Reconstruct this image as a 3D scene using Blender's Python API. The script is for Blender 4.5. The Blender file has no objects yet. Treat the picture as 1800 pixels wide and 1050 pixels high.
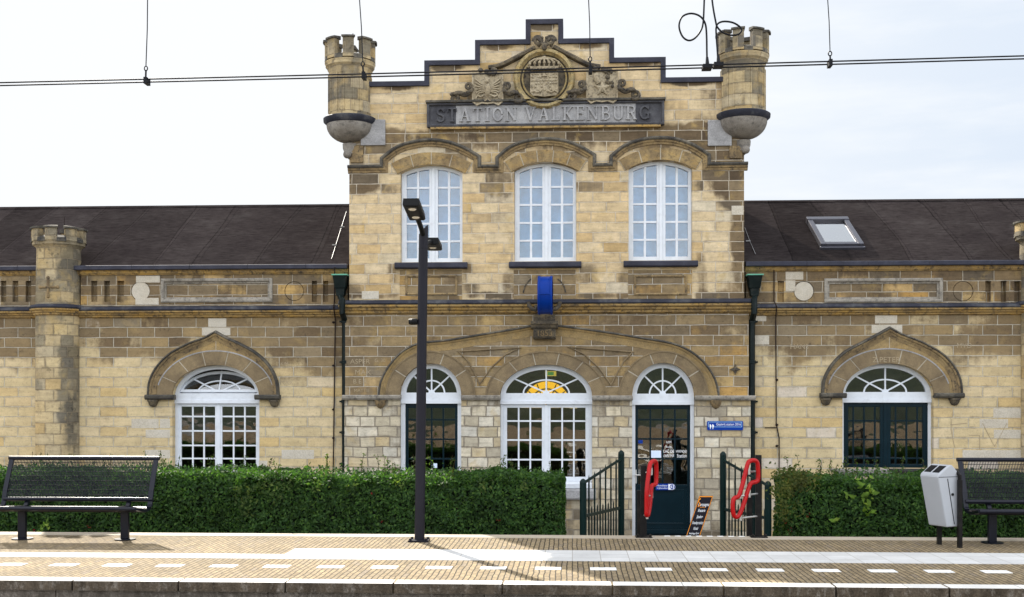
import bpy, bmesh, math, random
import numpy as np
from mathutils import Vector, Matrix
from mathutils.geometry import tessellate_polygon
random.seed(11)
rng = np.random.default_rng(11)
R = math.radians
PI = math.pi
scene = bpy.context.scene
SUN_E, SKY_S, EXPO = 3.5, .12, 1.55
FILL_CLOUD0, FILL_CLOUD1, FILL_CLOUDC = .25, .85, (8.6, 8.7, 8.9, 1)
HAZE0, HAZE1 = (2.80, 2.88, 2.96, 1), (2.05, 2.33, 2.72, 1)
COL = scene.collection

# ------------------------------------------------------------------ survey of the place
F, YAW, HZ = 2060.0, R(2.95), 700.0
CAM = Vector((0.0, -20.0, 1.7))
GZ = -0.66                                   # ground level behind the platform
_c, _s = math.cos(YAW), math.sin(YAW)

def ray(u, v):
    a = (u - 900.0) / F
    return (a * _c - _s, a * _s + _c, (HZ - v) / F)

def P(u, v, Y=0.0):
    d = ray(u, v); t = (Y - CAM.y) / d[1]
    return (CAM.x + d[0] * t, Y, CAM.z + d[2] * t)

def X(u, Y=0.0): return P(u, 700, Y)[0]
def Z(u, v, Y=0.0): return P(u, v, Y)[2]

def G(u, v, z=0.0):
    d = ray(u, v); t = (z - CAM.z) / d[2]
    return Vector((CAM.x + d[0] * t, CAM.y + d[1] * t, z))

def S(u, Y=0.0): return (Y - CAM.y) / ray(u, 700)[1] / F

def XZ(pts, Y=0.0): return [(P(u, v, Y)[0], P(u, v, Y)[2]) for u, v in pts]

def on_plane(u, v, p0, e):
    """where the sight line u, v meets the upright plane through p0 along direction e"""
    d = Vector(ray(u, v)); n = Vector((-e[1], e[0], 0))
    t = (Vector(p0) - CAM).dot(n) / d.dot(n)
    return CAM + d * t

def catmull(pts, n=6):
    out = []
    p = [pts[0]] + list(pts) + [pts[-1]]
    for i in range(1, len(p) - 2):
        a, b, c, d = (np.array(q, float) for q in p[i - 1:i + 3])
        for k in range(n):
            t = k / n
            out.append(tuple(0.5 * (2 * b + (c - a) * t + (2 * a - 5 * b + 4 * c - d) * t * t + (3 * b - a - 3 * c + d) * t ** 3)))
    out.append(tuple(float(q) for q in pts[-1]))
    return out

def ell(cx, cz, a, b, t0=0.0, t1=PI, n=24):
    return [(cx + a * math.cos(t0 + (t1 - t0) * i / n), cz + b * math.sin(t0 + (t1 - t0) * i / n)) for i in range(n + 1)]

# ------------------------------------------------------------------ objects
ROOT = {}

def thing(name, loc, label, cat, group=None):
    o = bpy.data.objects.new(name, None); COL.objects.link(o)
    o.empty_display_size = 0.2
    o.location = loc; ROOT[o] = Vector(loc)
    o['label'] = label; o['category'] = cat
    if group: o['group'] = group
    return o

def tag(o, label, cat, group=None):
    o['label'] = label; o['category'] = cat
    if group: o['group'] = group
    return o

class MB:
    def __init__(s): s.v = []; s.f = []; s.m = []
    def add(s, vs, fs, mi=0):
        n = len(s.v); s.v += [tuple(v) for v in vs]
        s.f += [tuple(i + n for i in f) for f in fs]; s.m += [mi] * len(fs)
        return s
    def box(s, x0, x1, y0, y1, z0, z1, mi=0):
        x0, x1 = min(x0, x1), max(x0, x1); y0, y1 = min(y0, y1), max(y0, y1); z0, z1 = min(z0, z1), max(z0, z1)
        return s.add([(x0, y0, z0), (x1, y0, z0), (x1, y1, z0), (x0, y1, z0), (x0, y0, z1), (x1, y0, z1), (x1, y1, z1), (x0, y1, z1)],
                     [(0, 3, 2, 1), (4, 5, 6, 7), (0, 1, 5, 4), (1, 2, 6, 5), (2, 3, 7, 6), (3, 0, 4, 7)], mi)
    def hexa(s, v8, mi=0):
        return s.add(v8, [(0, 3, 2, 1), (4, 5, 6, 7), (0, 1, 5, 4), (1, 2, 6, 5), (2, 3, 7, 6), (3, 0, 4, 7)], mi)
    def bar(s, p, q, w, h, up=(0, 0, 1), mi=0):
        p, q = Vector(p), Vector(q); t = (q - p).normalized(); up = Vector(up)
        sd = t.cross(up)
        if sd.length < 1e-4: sd = t.cross(Vector((0, 1, 0)))
        sd.normalize(); u2 = sd.cross(t)
        c = [(-w / 2, -h / 2), (w / 2, -h / 2), (w / 2, h / 2), (-w / 2, h / 2)]
        return s.hexa([p + sd * a + u2 * b for a, b in c] + [q + sd * a + u2 * b for a, b in c], mi)
    def prism(s, poly, y0, y1, holes=(), mi=0, mis=None):
        loops = [list(poly)] + [list(h) for h in holes]
        flat = [p for l in loops for p in l]; n = len(flat)
        tri = tessellate_polygon([[Vector((p[0], p[1], 0)) for p in l] for l in loops])
        vs = [(p[0], y0, p[1]) for p in flat] + [(p[0], y1, p[1]) for p in flat]
        fs = [tuple(t) for t in tri] + [tuple(i + n for i in reversed(t)) for t in tri]
        s.add(vs, fs, mi)
        b = 0; sf = []
        for l in loops:
            k = len(l)
            sf += [(b + i, b + (i + 1) % k, b + (i + 1) % k + n, b + i + n) for i in range(k)]
            b += k
        base = len(s.v) - 2 * n
        s.f += [tuple(i + base for i in f) for f in sf]; s.m += [mi if mis is None else mis] * len(sf)
        return s
    def extr(s, prof, x0, x1, mi=0):
        """profile of (y, z) pushed along x"""
        n = len(prof)
        vs = [(x0, y, z) for y, z in prof] + [(x1, y, z) for y, z in prof]
        fs = [(i, (i + 1) % n, (i + 1) % n + n, i + n) for i in range(n)] + [tuple(range(n))[::-1], tuple(range(n, 2 * n))]
        return s.add(vs, fs, mi)
    def tube(s, path, r, n=8, closed=False, mi=0, rs=None):
        path = [Vector(p) for p in path]; k = len(path)
        if closed: tang = [(path[(i + 1) % k] - path[i - 1]).normalized() for i in range(k)]
        else: tang = [(path[min(i + 1, k - 1)] - path[max(i - 1, 0)]).normalized() for i in range(k)]
        ref = Vector((0.13, 0.31, 0.94)); 
        if abs(tang[0].dot(ref)) > 0.9: ref = Vector((0.9, 0.3, 0.1))
        nm = (ref - tang[0] * ref.dot(tang[0])).normalized()
        vs = []
        for i in range(k):
            nm = (nm - tang[i] * nm.dot(tang[i])).normalized(); bn = tang[i].cross(nm)
            rr = rs[i] if rs else r
            for j in range(n):
                a = 2 * PI * j / n
                vs.append(path[i] + (nm * math.cos(a) + bn * math.sin(a)) * rr)
        fs = []
        for i in range(k if closed else k - 1):
            a, b = i * n, ((i + 1) % k) * n
            fs += [(a + j, a + (j + 1) % n, b + (j + 1) % n, b + j) for j in range(n)]
        if not closed: fs += [tuple(range(n))[::-1], tuple(range((k - 1) * n, k * n))]
        return s.add(vs, fs, mi)
    def lathe(s, c, prof, n=32, a0=0.0, a1=2 * PI, axis='z', mi=0):
        """profile of (radius, height)"""
        full = abs(a1 - a0 - 2 * PI) < 1e-5; k = n if full else n + 1
        vs = []
        for r, h in prof:
            for j in range(k):
                a = a0 + (a1 - a0) * j / n
                p = (r * math.cos(a), r * math.sin(a), h)
                if axis == 'x': p = (h, p[0], p[1])
                if axis == 'y': p = (p[0], h, p[1])
                vs.append((c[0] + p[0], c[1] + p[1], c[2] + p[2]))
        fs = []
        for i in range(len(prof) - 1):
            for j in range(n):
                a, b = i * k + j, i * k + (j + 1) % k
                fs.append((a, b, b + k, a + k))
        if prof[0][0] > 1e-6 and full: fs.append(tuple(range(k))[::-1])
        if prof[-1][0] > 1e-6 and full: fs.append(tuple(range((len(prof) - 1) * k, len(prof) * k)))
        return s.add(vs, fs, mi)
    def sweep(s, path, prof, closed=False, mi=0):
        """path in (x, z), closed section prof of (offset to the left of the path, y)"""
        k = len(path); m = len(prof); vs = []
        pt = [Vector((p[0], p[1])) for p in path]
        for i in range(k):
            if closed: a, b = pt[i] - pt[i - 1], pt[(i + 1) % k] - pt[i]
            else:
                a = pt[i] - pt[i - 1] if i else pt[1] - pt[0]
                b = pt[i + 1] - pt[i] if i < k - 1 else pt[-1] - pt[-2]
            a.normalize(); b.normalize()
            na, nb = Vector((-a.y, a.x)), Vector((-b.y, b.x))
            mt = na + nb
            if mt.length < 1e-4: mt = na.copy()
            mt.normalize(); q = mt / max(0.35, mt.dot(na))
            for o, y in prof: vs.append((pt[i].x + q.x * o, y, pt[i].y + q.y * o))
        fs = []
        for i in range(k if closed else k - 1):
            a, b = i * m, ((i + 1) % k) * m
            fs += [(a + j, a + (j + 1) % m, b + (j + 1) % m, b + j) for j in range(m)]
        if not closed: fs += [tuple(range(m))[::-1], tuple(range((k - 1) * m, k * m))]
        return s.add(vs, fs, mi)
    def ball(s, c, r, sc=(1, 1, 1), n=8, mi=0):
        prof = [(math.sin(PI * i / n), -math.cos(PI * i / n)) for i in range(n + 1)]
        prof[0] = (0.0, -1.0); prof[-1] = (0.0, 1.0)
        k = len(s.v); s.lathe((0, 0, 0), prof, n=n + 2, mi=mi)
        for i in range(k, len(s.v)):
            v = s.v[i]; s.v[i] = (c[0] + v[0] * r * sc[0], c[1] + v[1] * r * sc[1], c[2] + v[2] * r * sc[2])
        return s
    def xf(s, M, k=0):
        for i in range(k, len(s.v)): s.v[i] = tuple(M @ Vector(s.v[i]))
        return s
    def build(s, name, mats, parent=None, smooth=0, bevel=0, loc=None, bseg=2):
        if not isinstance(mats, (list, tuple)): mats = [mats]
        o = None
        if parent is not None: base = ROOT[parent]
        elif loc is not None: base = Vector(loc)
        else: base = Vector((0, 0, 0))
        me = bpy.data.meshes.new(name)
        me.from_pydata([(v[0] - base.x, v[1] - base.y, v[2] - base.z) for v in s.v], [], s.f)
        for m in mats: me.materials.append(m)
        me.polygons.foreach_set('material_index', s.m)
        bm = bmesh.new(); bm.from_mesh(me)
        bmesh.ops.remove_doubles(bm, verts=bm.verts, dist=1e-5)
        bmesh.ops.recalc_face_normals(bm, faces=bm.faces)
        bm.to_mesh(me); bm.free()
        if smooth:
            me.polygons.foreach_set('use_smooth', [True] * len(me.polygons))
            me.set_sharp_from_angle(angle=R(smooth))
        o = bpy.data.objects.new(name, me); COL.objects.link(o)
        if parent is not None: o.parent = parent
        else: o.location = base
        ROOT[o] = base
        if bevel:
            b = o.modifiers.new('bevel', 'BEVEL'); b.width = bevel; b.segments = bseg; b.limit_method = 'ANGLE'; b.angle_limit = R(40)
            b.harden_normals = False
        return o

def struct(o): o['kind'] = 'structure'; return o

def copy_tree(o, parent=None):
    c = o.copy(); COL.objects.link(c); c.parent = parent
    for ch in list(o.children): copy_tree(ch, c)
    return c

def text_mb(mb, body, size, place, ext=0.0, align='CENTER', mi=0, sx=1.0):
    """lettering; place maps (x, y, z) of the text to the world"""
    cu = bpy.data.curves.new('lettering', 'FONT'); cu.body = body; cu.size = size; cu.align_x = align; cu.align_y = 'CENTER'; cu.extrude = ext
    cu.resolution_u = 3
    ob = bpy.data.objects.new('lettering', cu); COL.objects.link(ob)
    dg = bpy.context.evaluated_depsgraph_get()
    me = bpy.data.meshes.new_from_object(ob.evaluated_get(dg))
    mb.add([place(v.co.x * sx, v.co.y, v.co.z) for v in me.vertices], [tuple(p.vertices) for p in me.polygons], mi)
    bpy.data.objects.remove(ob); bpy.data.curves.remove(cu); bpy.data.meshes.remove(me)

# ------------------------------------------------------------------ materials
class NT:
    def __init__(s, name):
        s.mat = bpy.data.materials.new(name); s.mat.use_nodes = True
        s.t = s.mat.node_tree; s.t.nodes.clear()
        s.out = s.n('ShaderNodeOutputMaterial')
    def n(s, typ, **kw):
        nd = s.t.nodes.new(typ)
        for k, v in kw.items(): setattr(nd, k, v)
        return nd
    def l(s, a, b): s.t.links.new(a, b)
    def setin(s, sock, v):
        if hasattr(v, 'is_output'): s.l(v, sock)
        else: sock.default_value = v
    def math(s, op, a, b=None, clamp=False):
        m = s.n('ShaderNodeMath', operation=op, use_clamp=clamp)
        s.setin(m.inputs[0], a)
        if b is not None: s.setin(m.inputs[1], b)
        return m.outputs[0]
    def mix(s, f, a, b, blend='MIX'):
        m = s.n('ShaderNodeMix', data_type='RGBA', blend_type=blend)
        s.setin(m.inputs[0], f); s.setin(m.inputs[6], c4(a)); s.setin(m.inputs[7], c4(b))
        return m.outputs[2]
    def ramp(s, f, stops, interp='LINEAR'):
        r = s.n('ShaderNodeValToRGB'); cr = r.color_ramp; cr.interpolation = interp
        while len(cr.elements) > 1: cr.elements.remove(cr.elements[0])
        for i, (p, c) in enumerate(stops):
            e = cr.elements[0] if i == 0 else cr.elements.new(p)
            e.position = p; e.color = c4(c) if not isinstance(c, (int, float)) else (c, c, c, 1)
        s.setin(r.inputs[0], f); return r.outputs[0]
    def noise(s, vec, scale, detail=4, rough=0.55, dist=0.0):
        n = s.n('ShaderNodeTexNoise'); s.l(vec, n.inputs['Vector'])
        n.inputs['Scale'].default_value = scale; n.inputs['Detail'].default_value = detail
        n.inputs['Roughness'].default_value = rough; n.inputs['Distortion'].default_value = dist
        return n.outputs['Fac']
    def pos(s): return s.n('ShaderNodeNewGeometry').outputs['Position']
    def obj(s): return s.n('ShaderNodeTexCoord').outputs['Object']
    def sep(s, v):
        n = s.n('ShaderNodeSeparateXYZ'); s.l(v, n.inputs[0]); return n.outputs
    def comb(s, x=0.0, y=0.0, z=0.0):
        n = s.n('ShaderNodeCombineXYZ')
        for i, q in enumerate((x, y, z)): s.setin(n.inputs[i], q)
        return n.outputs[0]
    def scale(s, v, sc):
        m = s.n('ShaderNodeVectorMath', operation='MULTIPLY'); s.l(v, m.inputs[0]); m.inputs[1].default_value = sc
        return m.outputs[0]
    def bump(s, h, strength=0.3, dist=0.01, prev=None):
        b = s.n('ShaderNodeBump'); s.setin(b.inputs['Height'], h)
        b.inputs['Strength'].default_value = strength; b.inputs['Distance'].default_value = dist
        if prev is not None: s.l(prev, b.inputs['Normal'])
        return b.outputs[0]
    def surf(s, col, rough=0.8, normal=None, metal=0.0, spec=0.5, **kw):
        p = s.n('ShaderNodeBsdfPrincipled')
        s.setin(p.inputs['Base Color'], c4(col)); s.setin(p.inputs['Roughness'], rough)
        p.inputs['Metallic'].default_value = metal; p.inputs['Specular IOR Level'].default_value = spec
        if normal is not None: s.l(normal, p.inputs['Normal'])
        for k, v in kw.items(): s.setin(p.inputs[k], v)
        s.l(p.outputs[0], s.out.inputs[0]); return s.mat

def c4(c):
    if hasattr(c, 'is_output') or not isinstance(c, (tuple, list)): return c
    return (*c, 1.0) if len(c) == 3 else tuple(c)

M = {}
TUR = [(0, (0.381, 0.297, 0.170)), (.3, (0.470, 0.373, 0.215)), (.5, (0.414, 0.297, 0.140)), (.68, (0.493, 0.400, 0.245)), (.86, (0.336, 0.286, 0.200)), (1, (0.493, 0.378, 0.200))]
TURD = [(0, (.10, .088, .066)), (.3, (.15, .13, .095)), (.55, (.21, .17, .10)), (.75, (.12, .108, .088)), (1, (.23, .195, .13))]
def stone(name, bw, bh, weather, pal, dark, mortar=(.52, .46, .36), msize=.007, x0=0.0, z0=0.0, bump=.5, wobble=.006, streak=.35, mdark=0.0, xw=None, sq=1.0, dotamt=.5, spots=(), och=.34, tonev=.27):
    k = NT(name); p = k.pos(); x, y, z = k.sep(p)
    nz = k.noise(p, 2.4, 2)
    wob = k.math('MULTIPLY', k.math('SUBTRACT', nz, .5), wobble * 4)
    # lengths of stones vary from course to course
    vec = k.comb(k.math('ADD', k.math('ADD', k.math('ADD', x, k.math('MULTIPLY', y, .93)), x0), wob), k.math('ADD', k.math('ADD', z, z0), wob), 0.0)
    b = k.n('ShaderNodeTexBrick', offset=.5, offset_frequency=2, squash=sq, squash_frequency=3)
    k.l(vec, b.inputs['Vector'])
    b.inputs['Color1'].default_value = (0, 0, 0, 1); b.inputs['Color2'].default_value = (1, 1, 1, 1); b.inputs['Mortar'].default_value = (.5, .5, .5, 1)
    b.inputs['Scale'].default_value = 1.0; b.inputs['Mortar Size'].default_value = msize; b.inputs['Mortar Smooth'].default_value = .35
    b.inputs['Brick Width'].default_value = bw; b.inputs['Row Height'].default_value = bh
    r = k.sep(b.outputs['Color'])[0]; mf = b.outputs['Fac']
    wn = k.n('ShaderNodeTexWhiteNoise', noise_dimensions='1D'); k.l(k.math('MULTIPLY', r, 913.7), wn.inputs['W']); r2 = wn.outputs['Value']
    base = k.ramp(r, pal); dk = k.ramp(r2, dark)
    big = k.noise(p, .9, 6, .6); mid = k.noise(p, 5.0, 6, .65); fine = k.noise(p, 55, 4, .6)
    st = k.noise(k.scale(p, (9, 9, .7)), 1.0, 5, .6)
    lo, hi = weather[0][0], weather[-1][0]
    wz = k.ramp(k.math('DIVIDE', k.math('SUBTRACT', z, lo), hi - lo), [((a - lo) / (hi - lo), v) for a, v in weather])
    w = k.sep(wz)[0]
    if xw:
        l2, h2 = xw[0][0], xw[-1][0]
        xx = k.sep(k.ramp(k.math('DIVIDE', k.math('SUBTRACT', x, l2), h2 - l2), [((a - l2) / (h2 - l2), v) for a, v in xw]))[0]
        w = k.math('ADD', w, xx)
    for sx, sz, rx, rz, am in spots:
        dx = k.math('DIVIDE', k.math('SUBTRACT', x, sx), rx); dz = k.math('DIVIDE', k.math('SUBTRACT', z, sz), rz)
        q = k.math('SUBTRACT', 1.0, k.math('ADD', k.math('MULTIPLY', dx, dx), k.math('MULTIPLY', dz, dz)), True)
        w = k.math('ADD', w, k.math('MULTIPLY', q, am))
    f = k.math('ADD', w, k.math('MULTIPLY', k.math('SUBTRACT', big, .5), 1.5))
    f = k.math('ADD', f, k.math('MULTIPLY', k.math('SUBTRACT', r2, .5), .42))
    f = k.math('ADD', f, k.math('MULTIPLY', k.math('SUBTRACT', mid, .5), .7))
    f = k.math('ADD', f, k.math('MULTIPLY', k.math('SUBTRACT', st, .5), streak))
    ss = k.n('ShaderNodeMapRange', interpolation_type='SMOOTHSTEP'); k.l(f, ss.inputs[0]); ss.inputs[1].default_value = .3; ss.inputs[2].default_value = .68
    col = k.mix(ss.outputs[0], base, dk)
    # ochre patches and black lichen in the pores
    ochn = k.ramp(k.noise(p, 3.3, 5, .6, .4), [(.56, 0.0), (.68, 1.0)])
    col = k.mix(k.math('MULTIPLY', k.sep(ochn)[0], och), col, (.42, .29, .10))
    pit = k.sep(k.ramp(fine, [(.30, 1.0), (.38, 0.0)]))[0]
    blk = k.sep(k.ramp(k.noise(p, 7.0, 7, .75), [(.57, 0.0), (.66, 1.0)]))[0]
    lw = k.math('MULTIPLY', blk, k.math('MULTIPLY', k.math('ADD', w, .12, True), dotamt))
    col = k.mix(lw, col, (.028, .024, .02))
    col = k.mix(k.math('MULTIPLY', pit, .45), col, (.1, .075, .045))
    tone = k.ramp(mid, [(.25, 1 - tonev), (.75, 1 + tonev * .8)])
    col = k.mix(1.0, col, tone, 'MULTIPLY')
    bed = k.noise(k.scale(p, (2.2, 2.2, 24)), 1.0, 5, .65)
    col = k.mix(1.0, col, k.ramp(bed, [(.3, 1 - tonev * .66), (.7, 1 + tonev * .46)]), 'MULTIPLY')
    grain = k.noise(p, 26, 5, .75)
    col = k.mix(1.0, col, k.ramp(grain, [(.28, .55), (.42, 1.0), (.75, 1.12)]), 'MULTIPLY')
    b2 = k.n('ShaderNodeTexBrick', offset=.5, offset_frequency=2, squash=sq, squash_frequency=3); k.l(vec, b2.inputs['Vector'])
    b2.inputs['Scale'].default_value = 1.0; b2.inputs['Mortar Size'].default_value = .034; b2.inputs['Mortar Smooth'].default_value = 1.0
    b2.inputs['Brick Width'].default_value = bw; b2.inputs['Row Height'].default_value = bh
    eg = k.sep(k.ramp(k.noise(p, 4.2, 6, .75), [(.46, 0.0), (.62, 1.0)]))[0]
    col = k.mix(k.math('MULTIPLY', k.math('MULTIPLY', b2.outputs['Fac'], eg), .62), col, (.06, .045, .03))
    mc = k.mix(mdark, mortar, dk)
    mt = k.ramp(k.noise(p, 11, 4), [(.3, .62), (.7, 1.1)])
    mc = k.mix(1.0, mc, mt, 'MULTIPLY')
    col = k.mix(mf, col, mc)
    h = k.math('ADD', k.math('MULTIPLY', mf, -1.0), k.math('MULTIPLY', fine, .35)); h = k.math('ADD', h, k.math('MULTIPLY', mid, .5))
    h = k.math('ADD', h, k.math('MULTIPLY', r2, .25))
    M[name] = k.surf(col, .92, k.bump(h, bump, .012), spec=.2)
    return M[name]

PALE = [(0, (0.459, 0.342, 0.195)), (0.18, (0.511, 0.393, 0.234)), (0.45, (0.532, 0.422, 0.26)), (0.62, (0.488, 0.349, 0.178)), (0.8, (0.547, 0.442, 0.288)), (0.93, (0.511, 0.4, 0.246)), (0.97, (0.558, 0.493, 0.389)), (1, (0.558, 0.516, 0.417))]
GOLD = [(0, (0.392, 0.269, 0.120)), (.3, (0.469, 0.332, 0.147)), (.5, (0.381, 0.220, 0.063)), (.68, (0.458, 0.326, 0.157)), (.86, (0.327, 0.247, 0.147)), (1, (0.501, 0.390, 0.220))]
BROWN = [(0, (0.121, 0.084, 0.048)), (.3, (0.178, 0.127, 0.069)), (.55, (0.230, 0.166, 0.088)), (.75, (0.149, 0.112, 0.069)), (.9, (0.271, 0.193, 0.095)), (1, (0.196, 0.158, 0.107))]
BROWN2 = [(0, (0.075, 0.053, 0.034)), (.35, (0.137, 0.097, 0.055)), (.6, (0.189, 0.133, 0.071)), (.8, (0.103, 0.081, 0.056)), (1, (0.217, 0.162, 0.095))]
RUBBLE = [(0, (0.486, 0.424, 0.306)), (.15, (0.378, 0.329, 0.240)), (.3, (0.562, 0.514, 0.418)), (.45, (0.454, 0.360, 0.214)), (.6, (0.324, 0.286, 0.219)), (.75, (0.562, 0.482, 0.337)), (.9, (0.497, 0.466, 0.398)), (1, (0.400, 0.334, 0.214))]
RUBD = [(0, (.16, .13, .09)), (.4, (.24, .20, .14)), (.7, (.13, .105, .072)), (1, (.29, .245, .175))]

CREAM = [(0, (0.462, 0.362, 0.205)), (.3, (0.512, 0.414, 0.245)), (.5, (0.495, 0.388, 0.215)), (.72, (0.528, 0.424, 0.260)), (.86, (0.484, 0.352, 0.165)), (.93, (0.506, 0.398, 0.235)), (.97, (0.539, 0.471, 0.385)), (1, (0.550, 0.481, 0.400))]
stone('gable_stone', .46, .172, [(3.2, .34), (3.55, .2), (3.9, .05), (4.9, .06), (5.3, .42), (5.75, .45), (5.9, .5), (6.18, .95), (6.27, .8), (6.42, .15), (8.3, .2)], GOLD[:1] + PALE[1:6] + [(.97, (.52, .45, .33)), (1, (.44, .33, .17))], BROWN2, x0=.11, z0=-.05,
      xw=[(-4.3, .2), (-3.4, 0), (1.9, 0), (2.5, .26), (2.8, .34)], mortar=(.48, .42, .33), sq=.92,
      spots=[(X(u), Z(u, 490), random.uniform(.14, .3), random.uniform(.3, .6), random.uniform(.3, .55)) for u in (694, 824, 893, 1030, 1096, 1232)] + [(X(1300), Z(1300, 330), .5, .45, .5), (X(1302), Z(1302, 420), .2, .9, .45), (X(640), Z(640, 320), .4, .3, .45), (X(1235), Z(1235, 230), .35, .3, .3)] + [(X(u), Z(u, v), rx, .085, .75) for u, v, rx in ((700, 155, .42), (790, 119, .36), (880, 83, .36), (1035, 81, .36), (1125, 112, .36), (1215, 145, .42), (957, 47, .25))] + [(X(u), Z(u, 560 - 40), .5, .08, .45) for u in (650, 860, 1065, 1270)], och=.44)
stone('court_stone', .485, .174, [(1.6, .60), (2.4, .60), (3.3, .72)], GOLD, BROWN, x0=.2, z0=.02, mortar=(.46, .42, .35), bump=.6, sq=1.06)
stone('wing_stone', .49, .174, [(-.7, -.14), (1.7, -.14), (2.0, .02), (2.35, .40), (2.6, .62), (3.3, .78)], CREAM, BROWN, x0=.05, z0=.02, mortar=(.42, .39, .32), sq=1.0, och=.16, tonev=.16,
      spots=[(X(548, .15), Z(548, 640, .15), .95, .75, .55), (X(1400, .15), Z(1400, 610, .15), .7, .4, .35), (X(1760, .15), Z(1760, 600, .15), .9, .4, .3), (X(20, .15), Z(20, 600, .15), .6, .4, .3), (X(300, .15), Z(300, 600, .15), .5, .3, .25)])
stone('base_stone', .255, .176, [(-.7, .66), (.2, .34), (.6, .10), (1.3, .16), (1.55, .4), (1.75, .62)], RUBBLE, RUBD, x0=.09, z0=.02, mortar=(.25, .215, .165), msize=.010, bump=.9, wobble=.012, sq=1.35, streak=.6, dotamt=.3)
stone('frieze_stone', .52, .178, [(3.3, .62), (3.6, .64), (4.0, .74)], GOLD, BROWN2, x0=.3, z0=-.12, mortar=(.40, .355, .28), dotamt=.7)
stone('turret_stone', .30, .19, [(-.7, .1), (2.0, .25), (3.0, .5), (3.3, .6), (6.0, .42), (7.5, .36), (7.62, .62), (8.1, .7)], TUR, TURD, x0=.13, z0=.06, mortar=(.27, .22, .15), msize=.005, bump=.8, dotamt=.9, spots=[(X(122, -.1), Z(122, 700, -.1), .22, 1.35, .62), (X(122, -.1), Z(122, 470, -.1), .25, .35, .4)])

def plain(name, a, b, c, black=.5, rough=.9, bump=.6, sc=1.0, ochre=0.0):
    k = NT(name); p = k.pos(); n1 = k.noise(p, 3.0 * sc, 6, .65); n2 = k.noise(p, 14 * sc, 6, .7); n3 = k.noise(p, 70, 3)
    col = k.ramp(n1, [(.3, a), (.5, b), (.72, c)])
    if ochre:
        o = k.sep(k.ramp(k.noise(k.scale(p, (1, 1, 3)), 4.2, 6, .7), [(.5, 0.0), (.62, 1.0)]))[0]
        col = k.mix(k.math('MULTIPLY', o, ochre), col, (.45, .265, .055))
    bl = k.sep(k.ramp(n2, [(.50, 0.0), (.64, 1.0)]))[0]
    col = k.mix(k.math('MULTIPLY', bl, black), col, (.025, .024, .026))
    tone = k.ramp(n3, [(.3, .8), (.7, 1.15)])
    col = k.mix(1.0, col, tone, 'MULTIPLY')
    M[name] = k.surf(col, rough, k.bump(k.math('ADD', k.math('MULTIPLY', n3, .4), n2), bump, .008), spec=.25)
    return M[name]

plain('moulding_stone', (0.1197, 0.0862, 0.0494), (0.2280, 0.1617, 0.0819), (0.3372, 0.2430, 0.1145), .75)
plain('cornice_stone', (.14, .10, .055), (.30, .20, .08), (.36, .25, .10), .8, ochre=.55)
plain('arch_stone', (0.1320, 0.0969, 0.0572), (0.1918, 0.1425, 0.0814), (0.2578, 0.1919, 0.1056), .25)
plain('upper_arch_stone', (0.1440, 0.1008, 0.0540), (0.2367, 0.1690, 0.0842), (0.3600, 0.2592, 0.1177), .45, ochre=.25)
plain('spandrel_stone', (0.1950, 0.1397, 0.0714), (0.2760, 0.1979, 0.0945), (0.3671, 0.2561, 0.1124), .25, ochre=.2)
plain('lead_cap', (.012, .013, .021), (.022, .024, .036), (.10, .10, .10), .3, .75, .5)
plain('lichen_cap', (.03, .029, .027), (.075, .068, .055), (.17, .15, .115), .85, .9, .7)
plain('slate', (0.0208, 0.0216, 0.0323), (0.0304, 0.0312, 0.0459), (0.0512, 0.0528, 0.0714), .35, .75, .2)
plain('blue_stone', (.20, .195, .195), (.28, .275, .275), (.36, .355, .35), .22, .8, .5)
plain('corbel_stone', (.12, .105, .09), (.20, .18, .155), (.27, .25, .22), .45, .8, .6, .8)
plain('impost_stone', (.17, .15, .12), (.27, .245, .205), (.34, .315, .27), .55, .9, .6)
plain('dark_blue_stone', (.035, .035, .042), (.06, .06, .068), (.10, .10, .105), .4, .8, .5)
plain('new_stone', (.42, .37, .29), (.475, .43, .35), (.50, .46, .39), .1, .9, .25)
plain('crest_stone', (0.1920, 0.1520, 0.0960), (0.3200, 0.2640, 0.1760), (0.3840, 0.3280, 0.2320), .55, .9, .8, 1.6)
plain('crest_ring', (.20, .155, .08), (.33, .26, .13), (.40, .32, .17), .6, .9, .8, 1.6, ochre=.3)
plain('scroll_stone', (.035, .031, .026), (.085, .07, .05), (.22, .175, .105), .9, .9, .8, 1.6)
plain('mortar', (.34, .30, .235), (.42, .38, .30), (.46, .42, .34), .1, .95, .3)
plain('jamb_stone', (.16, .125, .085), (.23, .185, .125), (.30, .245, .165), .3)

def paint(name, col, rough=.4, var=.12, spec=.14, metal=0.0, grime=0.0, coat=0.0):
    k = NT(name); p = k.obj(); n = k.noise(p, 4.0, 5, .6); n2 = k.noise(p, 60, 3)
    t = k.ramp(n, [(.3, 1 - var), (.7, 1 + var * .5)])
    c = k.mix(1.0, col, t, 'MULTIPLY')
    if grime:
        g = k.sep(k.ramp(k.noise(p, 9, 6, .7), [(.52, 0.0), (.7, 1.0)]))[0]
        c = k.mix(k.math('MULTIPLY', g, grime), c, (.09, .08, .065))
    M[name] = k.surf(c, k.math('ADD', rough - .06, k.math('MULTIPLY', n, .14)), k.bump(n2, .06, .002), metal, spec, **({'Coat Weight': coat} if coat else {}))
    return M[name]

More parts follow.
